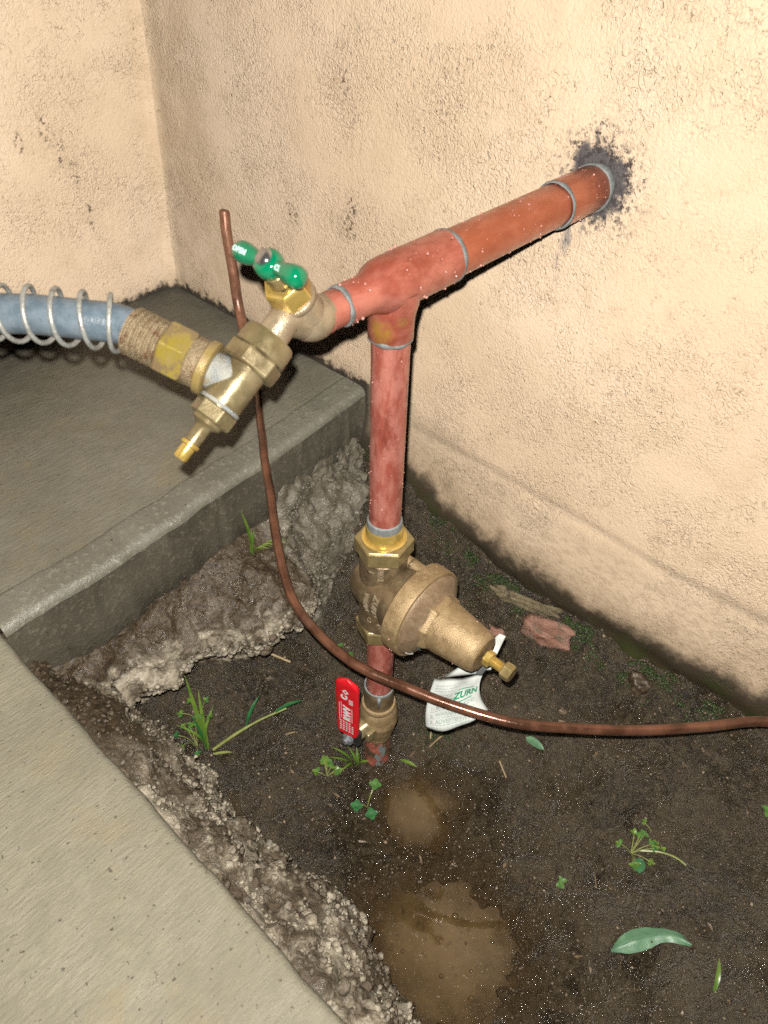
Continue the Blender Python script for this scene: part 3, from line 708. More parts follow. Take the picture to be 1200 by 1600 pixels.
for z_, t0, wv, hh in [(.062, -2.0, .5, .022), (.046, -2.35, .35, .012), (.03, -2.15, .6, .007)]:   # smears of solder on the buried pipe
    nn = 9; vv, ff = [], []
    for i in range(nn):
        for j in range(6):
            a = t0 + wv * (i / (nn - 1) - .5) + .1 * math.sin(j * 1.3); q = AX(z_ + hh * (j / 5 - .5) + .006 * math.sin(i * .9))
            vv.append((q.x + .0153 * math.cos(a), q.y + .0153 * math.sin(a), q.z))
    for i in range(nn - 1):
        for j in range(5): ff.append((i * 6 + j, (i + 1) * 6 + j, (i + 1) * 6 + j + 1, i * 6 + j + 1))
    mb.add(vv, ff)
part('solder_smear', mb, M['solder'], pipe)
cyl_drops(pipe, TC, EX, .0175, .06, .2, 300, .0003, .0010); cyl_drops(pipe, TC, EX, .0197, -.004, .054, 150); cyl_drops(pipe, TC, EX, .0133, -.05, -.03, 50)
cyl_drops(pipe, AX(0), VAX, .0144, .44, .61, 200, .0002, .0008); cyl_drops(pipe, TC, EX, .0195, .205, .255, 70); cyl_drops(pipe, AX(0), VAX, .0145, .18, .28, 60)
drops('hanging_drops', pipe, [TC + EX * x + Vector((0, 0, -r)) for x, r in ((.035, .0197), (-.035, .0132), (.10, .0175), (.19, .0190))], [(0, 0, -1)] * 4, [.0026, .0016, .0015, .0015])

# ------------------------------------------------------------------ pressure regulator
reg = thing('pressure_regulator', AX(.28), 'bronze pressure regulator with a wide bell pointing along the wall', 'valve')
NZ1, NZ0 = .414, .300
def hexnut(name, r, z0, z1, mat, parent, org, axis, up=None, phase=0., c=None):
    c = c if c is not None else (z1 - z0) * .12
    mb = MB(); mb.lathe([(r * .6, z0), (r * .93, z0), (r, z0 + c), (r, z1 - c), (r * .93, z1), (r * .72, z1), (r * .70, z1 - .0012), (r * .5, z1 - .0012)], org, axis, 6, up, phase)
    return part(name, mb, mat, parent, smooth=False, bevel=.0006)
HV = Vector((-.76, -.65, 0))   # a flat of the nuts faces the viewer
hexnut('union_nut', .0275, .395, NZ1, M['brass'], reg, AX(0), VAX, HV, math.pi / 6)
hexnut('union_nut', .0262, .281, NZ0, M['brass'], reg, AX(0), VAX, HV, math.pi / 6)
mb = MB(); mb.lathe([(.0205, NZ1 - .002), (.0205, NZ1 + .0008), (.0195, NZ1 + .0015), (.0172, NZ1 + .0015), (.0170, NZ1 + .012), (.0163, NZ1 + .0145), (.0143, NZ1 + .0145)], AX(0), VAX, 48)
part('tailpiece', mb, M['brass_bright'], reg)
mb = MB(); mb.lathe([(.0190, .3965), (.0225, .394), (.0228, .380), (.0222, .374), (.0238, .366), (.0245, .350), (.0240, .334), (.0228, .322), (.0226, .309), (.0236, .305), (.0236, .301), (.020, .2995)], AX(0), VAX, 48)
BZ = .350; BO = AX(BZ); BA = Vector((0, -1, 0))
mb.lathe([(0, -.029), (.014, -.028), (.023, -.022), (.0275, -.012), (.029, 0), (.030, .018), (.034, .026), (.036, .0382), (.0, .0382)], BO, BA, 48)
part('body', mb, M['bronze_dark'], reg, angle=50)
mb = MB(); mb.lathe([(0, .037), (.0430, .037), (.0452, .0385), (.0456, .041), (.0456, .0535), (.0450, .0555), (.0434, .0562), (.039, .0562)], BO, BA, 72); part('bell_rim', mb, M['bronze'], reg)
mb = MB(); mb.lathe([(.0426, .0560), (.0416, .0580), (.036, .0618), (.030, .0655), (.0275, .0675), (.0262, .069), (.0, .069)], BO, BA, 64); bell = part('bell_face', mb, M['bronze_pink'], reg)
mb = MB(); mb.lathe([(.030, .056), (.0292, .0685), (.0272, .0735), (.0245, .0745), (.0, .0745)], BO, BA, 8, None, math.pi / 8); part('shoulder', mb, M['bronze'], reg, smooth=False, bevel=.0012)
mb = MB(); mb.lathe([(.0252, .070), (.0248, .080), (.0205, .114), (.0190, .1185), (.0165, .1205), (0, .1205)], BO, BA, 48); part('spring_cone', mb, M['bronze'], reg)
hexnut('lock_nut', .0078, .1225, .1295, M['brass_bright'], reg, BO, BA)
mb = MB(); pr = [(.0, .12)]; h = .1225
while h < .144: pr += [(.0042, h), (.0050, h + .0006)]; h += .0012
pr.append((.0, h)); mb.lathe(pr, BO, BA, 20); scr = part('adjusting_bolt', mb, M['brass_bright'], reg)
hexnut('bolt_head', .0083, .1415, .1505, M['brass'], scr, BO, BA, None, .3)
mb = MB(); mb.cyl(.0068, .1500, .1510, BO, BA, 24); part('bolt_face', mb, M['brass'], scr)
mb = MB(); mb.cyl(.0062, .010, .038, BO + Vector((.016, 0, .030)), BA, 24); part('bypass_plug', mb, M['bronze'], reg)
mb = MB(); mb.torus(.0063, .001, BO + Vector((.016, -.022, .030)), BA, 24, 8); part('plug_collar', mb, M['bronze_dark'], reg)
# paint dab and scuff on the bell
def on_cone(th, h, r): 
    d = Vector((math.cos(th), 0, math.sin(th))); return BO + BA * h + d * r
def patch(name, mat, pts, parent):
    return mesh_obj(name, pts, [tuple(range(len(pts)))], mat, parent, smooth=False)
patch('paint_dab', M['teal_paint'], [on_cone(math.radians(a), h, r) for a, h, r in ((207, .0690, .0304), (211, .0592, .0308), (222, .0592, .0305), (226, .0640, .0302), (221, .0698, .0298))], reg)
mb = MB(); mb.tube(smooth_path([on_cone(math.radians(a), .0600, .0395) for a in (212, 219, 226, 232, 236)], 3), [.0004] + [.0008] * 11 + [.0004], 6); part('scuff_mark', mb, M['white_scuff'], reg)
# cast lettering wrapped round the body, reading downwards
def wrap_text(s, size, zc, th, R, extrude, name, parent, mat, tilt=0.0, bold=0.0):
    v, f = text_geo(s, size, extrude, bold=bold)
    u = v[:, 0] * math.cos(tilt) - v[:, 1] * math.sin(tilt); w = v[:, 0] * math.sin(tilt) + v[:, 1] * math.cos(tilt)
    ang = th + w / R; z = zc - u; c = np.array([axis_xy(q) for q in z]); r = R + v[:, 2]
    return mesh_obj(name, np.stack([c[:, 0] + r * np.cos(ang), c[:, 1] + r * np.sin(ang), z], -1), f, mat, parent, smooth=False)
TH = math.atan2(-.65, -.76)
wrap_text('70XL', .0085, .3855, TH - .10, .0228, .0006, 'cast_lettering', reg, M['cast_letter'])
wrap_text('I', .0085, .387, TH - .48, .0228, .0006, 'cast_lettering', reg, M['cast_letter'])
def barrel_text(s, size, t0, phi0, r, name):
    v, f = text_geo(s, size, .0007, bold=.0001); P = []
    for q in v:
        ph = phi0 - q[0] / r; rr = r + q[2]
        P.append(BO + Vector((-math.cos(ph), 0, math.sin(ph))) * rr + BA * (t0 + q[1]))
    return mesh_obj(name, P, f, M['cast_letter'], reg, smooth=False)
barrel_text('WILKINS', .0070, .005, -.02, .0296, 'cast_lettering'); barrel_text('ZURN', .0100, .0165, .10, .0304, 'cast_lettering')
wrap_text('C3', .0066, .3185, TH - .55, .0228, .0006, 'cast_lettering', reg, M['cast_letter'])
wrap_text('A', .0095, .3135, TH - .02, .0226, .0006, 'cast_lettering', reg, M['cast_letter'], .5)
cyl_drops(reg, BO, BA, .0458, .041, .053, 40, .0003, .0008, .1); cyl_drops(reg, BO, BA, .0225, .085, .11, 60, .0003, .0008, .2)

# ------------------------------------------------------------------ ball valve with red lever
bv = thing('ball_valve', AX(.08), 'small bronze ball valve with upright red lever near the ground', 'valve')
mb = MB(); mb.lathe([(.0146, .181), (.0166, .180), (.0172, .178), (.0172, .152), (.0168, .1505), (.0150, .1505)], AX(0), VAX, 48); part('solder_cup', mb, M['bronze_dark'], bv)
mb = MB(); mb.torus(.0160, .0021, AX(.1805), VAX, 48, 10, .25, 4); mb.tube([AX(.180) + Vector((-.0125, -.0115, 0)), AX(.172) + Vector((-.0132, -.0118, 0)), AX(.160) + Vector((-.0131, -.0116, 0))], [.0022, .0018, .0007], 8); part('solder_ring', mb, M['solder'], bv, angle=180)
mb = MB(); mb.lathe([(.0150, .1505), (.0190, .1500), (.0197, .1480), (.0197, .1460), (.0190, .1445), (.0187, .1425), (.0205, .1395), (.0216, .134), (.0218, .124), (.0228, .1215), (.0230, .1165), (.0218, .113), (.0208, .104), (.0190, .096), (.0172, .091), (.0168, .084), (.0150, .083)], AX(0), VAX, 8 * 6); part('body', mb, M['bronze'], bv)
SA = Vector((-1, .10, 0)).normalized(); SW = Vector((-.10, -1, 0)).normalized(); SO = AX(.118); LW = Vector((.24, -.97, 0)).normalized(); LN = Vector((-.97, -.24, 0)).normalized()
mb = MB(); mb.lathe([(.0115, .012), (.0112, .024), (.0102, .0255), (.0102, .033), (.0095, .0345), (0, .0345)], SO, SA, 32); part('stem_boss', mb, M['brass_dull'], bv)
mb = MB(); mb.box(SO + SA * .022 + SW * .0125 + Vector((0, 0, -.002)), SA * .007, SW * .003, Vector((0, 0, .008))); part('stop_lug', mb, M['brass_dull'], bv, smooth=False, bevel=.0015)
mb = MB(); mb.box(SO + SA * .0385 + Vector((0, 0, .004)), SA * .0042, SW * .0115, Vector((0, 0, .013))); lv = part('lever_plate', mb, M['steel_dark'], bv, smooth=False, bevel=.002)
hexnut('stem_nut', .0078, .043, .049, M['steel'], lv, SO, SA); mb = MB(); mb.cyl(.0042, .043, .0525, SO, SA, 20); part('stem_thread', mb, M['steel'], lv)
# vinyl sleeve: rounded slab that leans slightly outwards towards the top
def sleeve(w0, w1, L, th, nseg=18):
    v, f = [], []; prof = []
    for i in range(nseg + 1):
        t = i / nseg; w = w0 + (w1 - w0) * t; rem = L * (1 - t)
        if rem < w1: w = w1 * math.sqrt(max(0, 1 - ((w1 - rem) / w1) ** 2)) * .98 + .0004
        if t < .06: w *= .86 + .14 * t / .06
        prof.append((t * L, w))
    k = 16
    for h, w in prof:
        lean = .002 * (h / L) ** 1.5
        c = SO + SA * .046 + LN * lean + Vector((0, 0, .014 + h)) 
        for j in range(k):
            a = 2 * math.pi * j / k; ca, sa = math.cos(a), math.sin(a)
            sx = math.copysign(abs(ca) ** .42, ca) * w; sy = math.copysign(abs(sa) ** .55, sa) * th * min(1, .35 + w / w1)
            v.append(c + LW * sx + LN * sy)
    for i in range(nseg):
        for j in range(k): l = (j + 1) % k; f.append((i * k + j, i * k + l, (i + 1) * k + l, (i + 1) * k + j))
    f.append(tuple(range(k - 1, -1, -1))); f.append(tuple(range(nseg * k, (nseg + 1) * k)))
    return v, f
LL = .106
v, f = sleeve(.0136, .0142, LL, .0031); slv = mesh_obj('lever_sleeve', v, f, M['red'], bv, angle=50)
slv['label'] = 'red vinyl lever sleeve with white print'
def lever_text(s, size, h, across, mat=M['white_ink'], bold=.0, rot=True, sx=1.0):
    v, f = text_geo(s, size, .00015, bold=bold)
    u, w = v[:, 0] * sx, v[:, 1]
    if rot: hh, aa = h + u, across - w      # reads upwards
    else: hh, aa = h + w, across + u
    lean = .002 * (np.clip(hh, 0, LL) / LL) ** 1.5
    P = np.array(SO + SA * .046)[None] + np.array(LN)[None] * (.0034 + lean + v[:, 2])[:, None] + np.array([0, 0, .014])[None] + np.outer(hh, [0, 0, 1]) - np.outer(aa * -1, np.array(LW))
    return mesh_obj('printed_lettering', P, f, mat, slv, smooth=False)
lever_text('RWV', .0125, .044, .001, bold=.0004)
def lever_bar(h0, h1, a0, a1):
    pts = []
    for h, a in ((h0, a0), (h1, a0), (h1, a1), (h0, a1)): pts.append(SO + SA * .046 + LN * (.0036 + .002 * (h / LL) ** 1.5) + Vector((0, 0, .014 + h)) + LW * a)
    return mesh_obj('printed_mark', pts, [(0, 1, 2, 3)], M['white_ink'], slv, smooth=False)
lever_bar(.030, .058, .0068, .0075); lever_bar(.032, .064, -.0062, -.0056)
for h in (.066, .0685, .071, .0735):
    lever_bar(h, h + .0014, .0035, .0085)
for k in range(5):
    for j in range(5 - (k > 3)):
        lever_bar(.008 + k * .0042, .0102 + k * .0042, -.0085 + j * .0037 + .0004 * (k % 2), -.0060 + j * .0037)
for k in range(10): lever_bar(.028 + k * .0035, .0302 + k * .0035, -.0088, -.0078)
mb = MB()
for r0, r1 in ((.0042, .0018),):
    vv, ff = [], []
    for r in (r0, r1):
        for i in range(4):
            a = math.pi / 2 * i; h = .086 + math.sin(a) * r * 1.1; ac = -.0005 + math.cos(a) * r
            vv.append(SO + SA * .046 + LN * (.0037 + .002 * (h / LL) ** 1.5) + Vector((0, 0, .014 + h)) + LW * ac)
    for i in range(4): ff.append((i, (i + 1) % 4, 4 + (i + 1) % 4, 4 + i))
    mb.add(vv, ff)
part('printed_mark', mb, M['white_ink'], slv, smooth=False)
lever_text('C', .0105, .0745, -.002, bold=.0006)

# ------------------------------------------------------------------ hose spigot
sp = thing('hose_spigot', TC + Vector((-.076, 0, 0)), 'pale brass hose spigot with a green tee handle', 'tap')
SB = TC + Vector((-.0765, 0, .001))
mb = MB(); mb.lathe([(.0112, -.050), (.0122, -.0505), (.0124, -.056), (.0122, -.064), (.0128, -.066), (.0120, -.068)], TC, EX, 40); part('inlet_cup', mb, M['copper'], sp)
v, f = text_geo('CUP', .006, .0003); 
part_pts = []
for q in v: a = -2.05 + q[1] / .0124; part_pts.append((TC.x - .058 - (-q[0]), TC.y + (.0126 + q[2]) * math.cos(a) * 1.0, TC.z + (.0126 + q[2]) * math.sin(a)))
UA = Vector((-.555, 0, .832)).normalized(); OA = Vector((-.84, 0, -.545)).normalized(); OO = Vector((-.100, TC.y, .662))
mb = MB(); mb.lathe([(0, -.0145), (.006, -.0135), (.011, -.0095), (.0140, -.003), (.0145, .003), (.0128, .009), (.0118, .0125)], SB, EX, 40)
mb.lathe([(.0125, -.006), (.0128, .006), (.0122, .013), (.0110, .0165), (.0128, .0185), (.0136, .0205), (.0136, .0225), (.0128, .0235), (0, .0235)], SB, UA, 40)
mb.tube(smooth_path([SB + Vector((.004, 0, 0)), SB + Vector((-.012, 0, .003)), OO - OA * .004, OO + OA * .008, OO + OA * .016], 6), [.0115] * 6 + [.0102] * 6 + [.0098] * 13, 32)
part('body', mb, M['brass_pale'], sp, angle=60)
mb = MB()
for k in range(9): mb.tube([SB + UA * .019 + Vector((.0035, -.0125 + .0008 * k, 0)), SB + UA * .012 + Vector((.006, -.0125 + .0008 * k, 0))], .0004, 5)
hexnut('bonnet_nut', .0138, .0225, .0375, M['brass_bright'], sp, SB, UA, (0, 1, 0), .25, .0022)
mb = MB(); mb.cyl(.0075, .0375, .0475, SB, UA, 28); part('packing_nut', mb, M['brass'], sp)
mb = MB(); mb.cyl(.0036, .046, .0590, SB, UA, 16); part('stem', mb, M['brass'], sp)
HC = SB + UA * .0530; HB = Vector((0, -1, 0))
mb = MB()
mb.lathe([(0, -.0062), (.0062, -.0062), (.0082, -.004), (.0088, 0), (.0082, .0036), (.0060, .0055), (0, .0055)], HC, UA, 36)
for s in (1, -1):
    mb.lathe([(.0046, .003), (.0044, .008), (.0047, .0115), (.0056, .0150), (.0063, .0190), (.0064, .0225), (.0057, .0252), (.0036, .0270), (0, .0275)], HC, HB * s, 28)
hd = part('handle', mb, M['green'], sp, angle=70); hd['label'] = 'glossy green tee handle with pale lettering'
mb = MB(); mb.lathe([(.0050, .0050), (.0052, .0068), (.0042, .0082), (.0018, .0090), (0, .0091)], HC, UA, 28); part('handle_screw', mb, M['chrome'], hd)
def handle_text(s, size, along, r):
    v, f = text_geo(s, size, .0003, bold=.0002); vw = (CAM_POS - HC); vw = (vw - HB * vw.dot(HB)).normalized(); sd = vw.cross(HB).normalized()
    P = []
    for q in v:
        a = q[1] / r; P.append(HC + HB * (along + q[0]) + (vw * math.cos(a) + sd * math.sin(a)) * (r + q[2] + .0002))
    mesh_obj('handle_lettering', P, f, M['mint_ink'], hd, smooth=False)
handle_text('OPEN', .0040, -.0190, .0062); handle_text('CL', .0038, .0115, .0047)

# ------------------------------------------------------------------ brass side-outlet fitting on the spigot
ft = thing('drain_fitting', OO + OA * .045, 'dull brass hose fitting with a bleed nipple, screwed onto the spigot', 'fitting')
mb = MB(); mb.lathe([(.0098, .0100), (.0152, .0102), (.0163, .0125), (.0166, .021), (.0166, .0225), (.0160, .0232)], OO, OA, 40); part('swivel_collar', mb, M['brass_dull'], ft)
hexnut('swivel_nut', .0178, .0228, .0345, M['brass_dull'], ft, OO, OA, (0, 1, 0), .15, .0015)
mb = MB(); mb.lathe([(.0122, .033), (.0124, .036), (.0124, .058), (.0119, .0605), (.0119, .0625), (0, .0625)], OO, OA, 40); part('barrel', mb, M['brass_dull'], ft)
mb = MB(); mb.cyl(.0131, .0600, .0622, OO, OA, 40); part('washer', mb, M['lime'], ft)
hexnut('end_nut', .0136, .0622, .0722, M['brass_dull'], ft, OO, OA, (0, 1, 0), .5, .0012)
mb = MB(); mb.lathe([(.0098, .0720), (.0092, .0745), (.0056, .0765), (.0050, .0775), (.0050, .0880), (.0045, .0885), (0, .0885)], OO, OA, 28); part('bleed_nipple', mb, M['brass_dull'], ft)
mb = MB(); mb.lathe([(.0044, .0880), (.0058, .0885), (.0058, .0905), (.0044, .0912), (.0044, .0990), (.0038, .1000), (.0022, .1000), (.0022, .0975), (0, .0975)], OO, OA, 24); part('nipple_tip', mb, M['brass_bright'], ft)
hc = Vector((-1, -.49, -.06)).normalized()
HD = (RIGHT * hc.x + DOWN * hc.y + FWD * hc.z).normalized()
HO = OO + OA * .0440
mb = MB(); mb.lathe([(.0122, .000), (.0122, .009), (.0116, .0125), (.0112, .018), (.0112, .021)], HO, HD, 36); part('side_outlet', mb, M['lime'], ft)

# ------------------------------------------------------------------ hose with ferrule and spring guard
hs = thing('garden_hose', HO + HD * .08, 'blue rubber hose with a wire spring guard and rusty coupling', 'hose')
mb = MB(); mb.lathe([(.0100, .0160), (.0155, .0160), (.0168, .0168), (.0168, .0212), (.0158, .0220), (.010, .0220)], HO, HD, 40); part('flange', mb, M['paint_brass'], hs)
mb = MB(); mb.lathe([(.0125, .0214), (.0150, .0218), (.0152, .0285), (.0146, .0300)], HO, HD, 40); part('collar', mb, M['rusty'], hs)
hexnut('coupling_nut', .0176, .0295, .0470, M['nut_yellow'], hs, HO, HD, (0, 0, 1), .25, .0016)
mb = MB(); pr = [(.0120, .0465)]
for k in range(6): h = .0470 + k * .0036; pr += [(.0131, h), (.0148, h + .0008), (.0148, h + .0020), (.0131, h + .0029)]
pr += [(.0132, .0690), (.0110, .0690)]; mb.lathe(pr, HO, HD, 44); part('ribbed_ferrule', mb, M['rusty'], hs)
def cam_pt(px, py, depth): return CAM_POS + (RIGHT * ((px - 600) / 1151) + DOWN * ((py - 800) / 1151) + FWD) * depth
hose_pts = [HO + HD * .060, HO + HD * .076, Vector((-.1830, .0795, .6657)), Vector((-.2010, .1015, .6672)), Vector((-.2136, .1164, .6668)), Vector((-.2493, .1617, .6648)), Vector((-.31, .21, .650)), Vector((-.42, .27, .59)), Vector((-.60, .34, .46)), Vector((-.85, .39, .355)), Vector((-1.3, .42, .335)), Vector((-2.2, .44, .335))]
HP = smooth_path([tuple(p) for p in hose_pts], 14)
mb = MB(); mb.tube(HP, .0115, 28); part('hose', mb, M['hose'], hs, angle=180)
# helix along the hose
def helix(path, R, pitch, s0, s1, steps=26):
    P = np.array(path); seg = np.linalg.norm(np.diff(P, axis=0), axis=1); S = np.concatenate([[0], np.cumsum(seg)])
    n = int((s1 - s0) / pitch * steps); out = []; u = None
    for k in range(n + 1):
        s = s0 + (s1 - s0) * k / n; c = Vector([np.interp(s, S, P[:, i]) for i in range(3)]); d = Vector([np.interp(s + .002, S, P[:, i]) for i in range(3)]) - c; d.normalize()
        if u is None: u = Vector((0, 0, 1))
        u = (u - d * u.dot(d)).normalized(); w = d.cross(u); a = 2 * math.pi * k / steps + 2.4
        out.append(c + (u * math.cos(a) + w * math.sin(a)) * R)
    return out
mb = MB(); mb.tube(helix(HP, .0158, .0150, .011, .30), .0015, 10); part('spring_guard', mb, M['spring'], hs, angle=180)

# ------------------------------------------------------------------ thin copper tube
ct = thing('copper_tube', (.25, .52, .33), 'thin brown copper tube hanging in a long loop across the bed', 'tube')
up = smooth_path([(.2575, .5290, .4925), (.2570, .5287, .4915), (.2560, .5280, .489), (.2550, .5270, .484), (.2515, .5225, .462), (.2485, .513, .41), (.2465, .508, .37), (.236, .488, .345), (.215, .455, .3365)], 8)
mb = MB(); mb.tube(up, list(np.interp(np.arange(len(up)), [0, 3, 8, 16], [.0008, .0035, .0058, .0074])) if len(up) > 20 else .0074, 20); part('wall_stub', mb, M['tube_bright'], ct, angle=180)
lo = smooth_path([(.22, .462, .3365), (.185, .405, .334), (.146, .350, .3315), (.112, .307, .332), (.083, .268, .333), (.060, .238, .328), (.038, .205, .3185), (.012, .170, .309), (-.016, .128, .298), (-.038, .085, .287), (-.046, .040, .280), (-.046, .000, .276), (-.040, -.030, .2735), (-.031, -.056, .272), (-.014, -.105, .271), (.012, -.160, .270), (.048, -.205, .268), (.090, -.251, .266), (.139, -.294, .262), (.194, -.338, .255), (.235, -.40, .25), (.252, -.50, .248), (.253, -.7, .245), (.253, -1.3, .24)], 10)
mb = MB(); mb.tube(lo, .0051, 18); part('tube', mb, M['tube'], ct, angle=180)
mb = MB(); mb.lathe([(.0055, -.012), (.0084, -.010), (.0086, .010), (.0080, .012)], (.2150, .455, .3365), (.04, .06, .002), 20); part('reducer', mb, M['tube_bright'], ct)

# ------------------------------------------------------------------ paper tag on the adjusting bolt
tg = thing('paper_tag', cam_pt(760, 1035, .705), 'damp white paper tag with green print, looped on the adjusting bolt', 'tag')
def quad_sheet(corners, nu, nv, bulge, seed, mat, name, th=.0003, edge=None):
    c = [np.array(q) for q in corners]; V = []
    nrm = np.cross(c[1] - c[0], c[3] - c[0]); nrm /= np.linalg.norm(nrm)
    if nrm @ (np.array(CAM_POS) - c[0]) < 0: nrm = -nrm
    def S(u, v):
        p = (1 - u) * (1 - v) * c[0] + u * (1 - v) * c[1] + u * v * c[2] + (1 - u) * v * c[3]
        return p + nrm * (bulge(u, v)) + (edge(u, v) if edge else 0)
    for k in (0, 1):
        for i in range(nu + 1):
            for j in range(nv + 1): V.append(S(i / nu, j / nv) - nrm * th * k)
    F = []; N = (nu + 1) * (nv + 1); id = lambda i, j, k: k * N + i * (nv + 1) + j
    for i in range(nu):
        for j in range(nv):
            F.append((id(i, j, 0), id(i + 1, j, 0), id(i + 1, j + 1, 0), id(i, j + 1, 0))); F.append((id(i, j, 1), id(i, j + 1, 1), id(i + 1, j + 1, 1), id(i + 1, j, 1)))
    for i in range(nu):
        for j in (0, nv): F.append((id(i, j, 0), id(i + 1, j, 0), id(i + 1, j, 1), id(i, j, 1)))
    for j in range(nv):
        for i in (0, nu): F.append((id(i, j, 0), id(i, j + 1, 0), id(i, j + 1, 1), id(i, j, 1)))
    o = mesh_obj(name, V, F, mat, tg, angle=180 if th < .001 else 40)
    return o, S, nrm
TCOR = [cam_pt(679, 1060, .722), cam_pt(755, 1050, .708), cam_pt(764, 1106, .722), cam_pt(665, 1140, .748)]
def tb(u, v): return .0040 * math.sin(math.pi * min(1, u * 1.05)) * (1 - .5 * v) + .0022 * math.sin(3 * u + 5 * v) + .0009 * math.sin(11 * u - 7 * v) + .0007 * math.sin(9 * v + 13 * u + 1) + .003 * (u ** 4)
UPV = np.array(-DOWN)
def te(u, v): return UPV * (-.0095 * math.sin(math.pi * u) ** 1.0 * v ** 3 * (1 - .45 * u) ) + np.array(RIGHT) * (-.006 * math.sin(math.pi * v) * u ** 3 - .003 * math.sin(math.pi * v) * (1 - u) ** 3)
panel, S, TN = quad_sheet(TCOR, 22, 20, tb, 1, M['paper'], 'panel', edge=te)
panel['label'] = 'printed white paper panel of the tag'
quad_sheet([cam_pt(684, 1060, .730), cam_pt(728, 1036, .708), cam_pt(752, 1046, .701), cam_pt(752, 1052, .712)], 12, 6, lambda u, v: .002 * math.sin(4 * u), 2, M['paper'], 'folded_flap')
quad_sheet([cam_pt(735, 1046, .704), cam_pt(757, 1010, .694), cam_pt(771, 1032, .688), cam_pt(768, 1046, .697)], 8, 8, lambda u, v: .0015 * math.sin(3 * u + 2 * v), 2, M['paper'], 'folded_flap')
quad_sheet([cam_pt(757, 1012, .694), cam_pt(781, 989, .700), cam_pt(791, 993, .701), cam_pt(775, 1026, .690)], 10, 6, lambda u, v: .002 * math.sin(5 * u), 2, M['paper'], 'torn_end')
quad_sheet([cam_pt(742, 1054, .7035), cam_pt(755, 1036, .6905), cam_pt(764, 1041, .6885), cam_pt(752, 1056, .7015)], 4, 6, lambda u, v: .0006 * math.sin(3 * u), 2, M['paper_grey'], 'tie_strip')
# print on the panel: (u, v) in the sheet's own coordinates
tn = np.array(TN)
def on_tag(u, v, h=.00035): return S(u, v) + tn * h
def tag_text(s, size, u0, v0, mat, shear=0., bold=0., slope=0.0, sx=1.0):
    v, f = text_geo(s, size, .00005, shear, bold, 'LEFT')
    P = [on_tag(min(.99, u0 + (q[0] * sx) / .066), v0 - q[1] / .060 + slope * q[0] / .066, .0004 + q[2]) for q in v]
    mesh_obj('printed_lettering', P, f, mat, panel, smooth=False)
def tag_line(u0, u1, v, w, mat, slope=0.):
    k = 6; P = [on_tag(u0 + (u1 - u0) * i / k, v + slope * (u0 + (u1 - u0) * i / k - .6) + d) for d in (-w, w) for i in range(k + 1)]
    mesh_obj('printed_line', P, [(i, i + 1, k + 2 + i, k + 1 + i) for i in range(k)], mat, panel, smooth=False)
tag_text('ZURN', .0118, .44, .43, M['green_ink'], .25, .00045, 0, 1.0)
tag_line(.52, .86, .295, .010, M['green_ink']); tag_line(.44, .80, .555, .010, M['green_ink'])
tag_text('WILKINS', .0066, .46, .64, M['grey_ink'], 0, .0002)
for k, (v_, w_) in enumerate([(.13, .5), (.185, .46), (.24, .44), (.32, .47), (.37, .4)]):
    u = .08
    while u < w_: d = random.uniform(.03, .07); tag_line(u, u + d, v_, .008, M['grey_ink'], .02); u += d + .015
tag_line(.1, .5, .44, .006, M['green_ink'])
tag_text('1. R', .0058, .07, .595, M['grey_ink'], 0, .0002); tag_text('2. WARNING:', .0056, .07, .745, M['grey_ink'], 0, .0002); tag_text('3. ADVERTENCIA:', .0056, .07, .865, M['grey_ink'], 0, .0002)
for k, (v_, a_, b_) in enumerate([(.66, .07, .5), (.745, .5, .82), (.80, .10, .85), (.865, .62, .9), (.915, .1, .85), (.955, .1, .7)]):
    u = a_
    while u < b_: d = random.uniform(.03, .07); tag_line(u, u + d, v_, .007, M['grey_ink']); u += d + .015

# ------------------------------------------------------------------ plants
def blade(p0, p1, width, sag=.0, side=0.0, n=9, fold=.35, base=.5):
    p0, p1 = Vector(p0), Vector(p1); d = p1 - p0; L = d.length; d.normalize()
    w = d.cross(Vector((0, 0, 1))); w = w.normalized() if w.length > .05 else Vector((1, 0, 0)); nn = w.cross(d).normalized(); v, f = [], []
    for i in range(n + 1):
        t = i / n; c = p0 + d * (L * t) + nn * (sag * L * math.sin(math.pi * t)) + w * (side * L * math.sin(math.pi * t))
        ww = width * (base + (1 - base) * math.sin(math.pi * min(1, t * 1.25) * .5)) * (1 - t ** 3) + .0001
        v += [c - w * ww + nn * ww * fold, c, c + w * ww + nn * ww * fold]
    for i in range(n):
        for j in (0, 1): f.append((i * 3 + j, i * 3 + j + 1, i * 3 + 4 + j, i * 3 + 3 + j))
    return v, f
def leaflet(c, d, up, L, W, n=8, cup=.15, notch=0.0):
    c, d, up = Vector(c), Vector(d).normalized(), Vector(up); w = d.cross(up).normalized(); up = w.cross(d); v, f = [], []
    for i in range(n + 1):
        t = i / n; ww = W * math.sin(math.pi * t ** .75) ** .5 if 0 < t < 1 else .0002
        for s in (-1, -.5, 0, .5, 1):
            tt = t - notch * (1 - abs(s)) * (t > .8)
            v.append(c + d * (L * tt) + w * (ww * s) + up * (cup * W * abs(s) + cup * L * math.sin(math.pi * t) * .5))
    for i in range(n):
        for j in range(4): f.append((i * 5 + j, i * 5 + j + 1, i * 5 + 6 + j, i * 5 + 5 + j))
    return v, f
def plant(name, x, y, label, cat, group=None, dz=0.0, z=None):
    return thing(name, (x, y, (soil_at(x, y) if z is None else z) + dz), label, cat, group)
def add_blade(t, p0, p1, w, mat='grass', nm='blade', **k):
    v, f = blade(p0, p1, w, **k); return mesh_obj(nm, v, f, M[mat], t, angle=180)
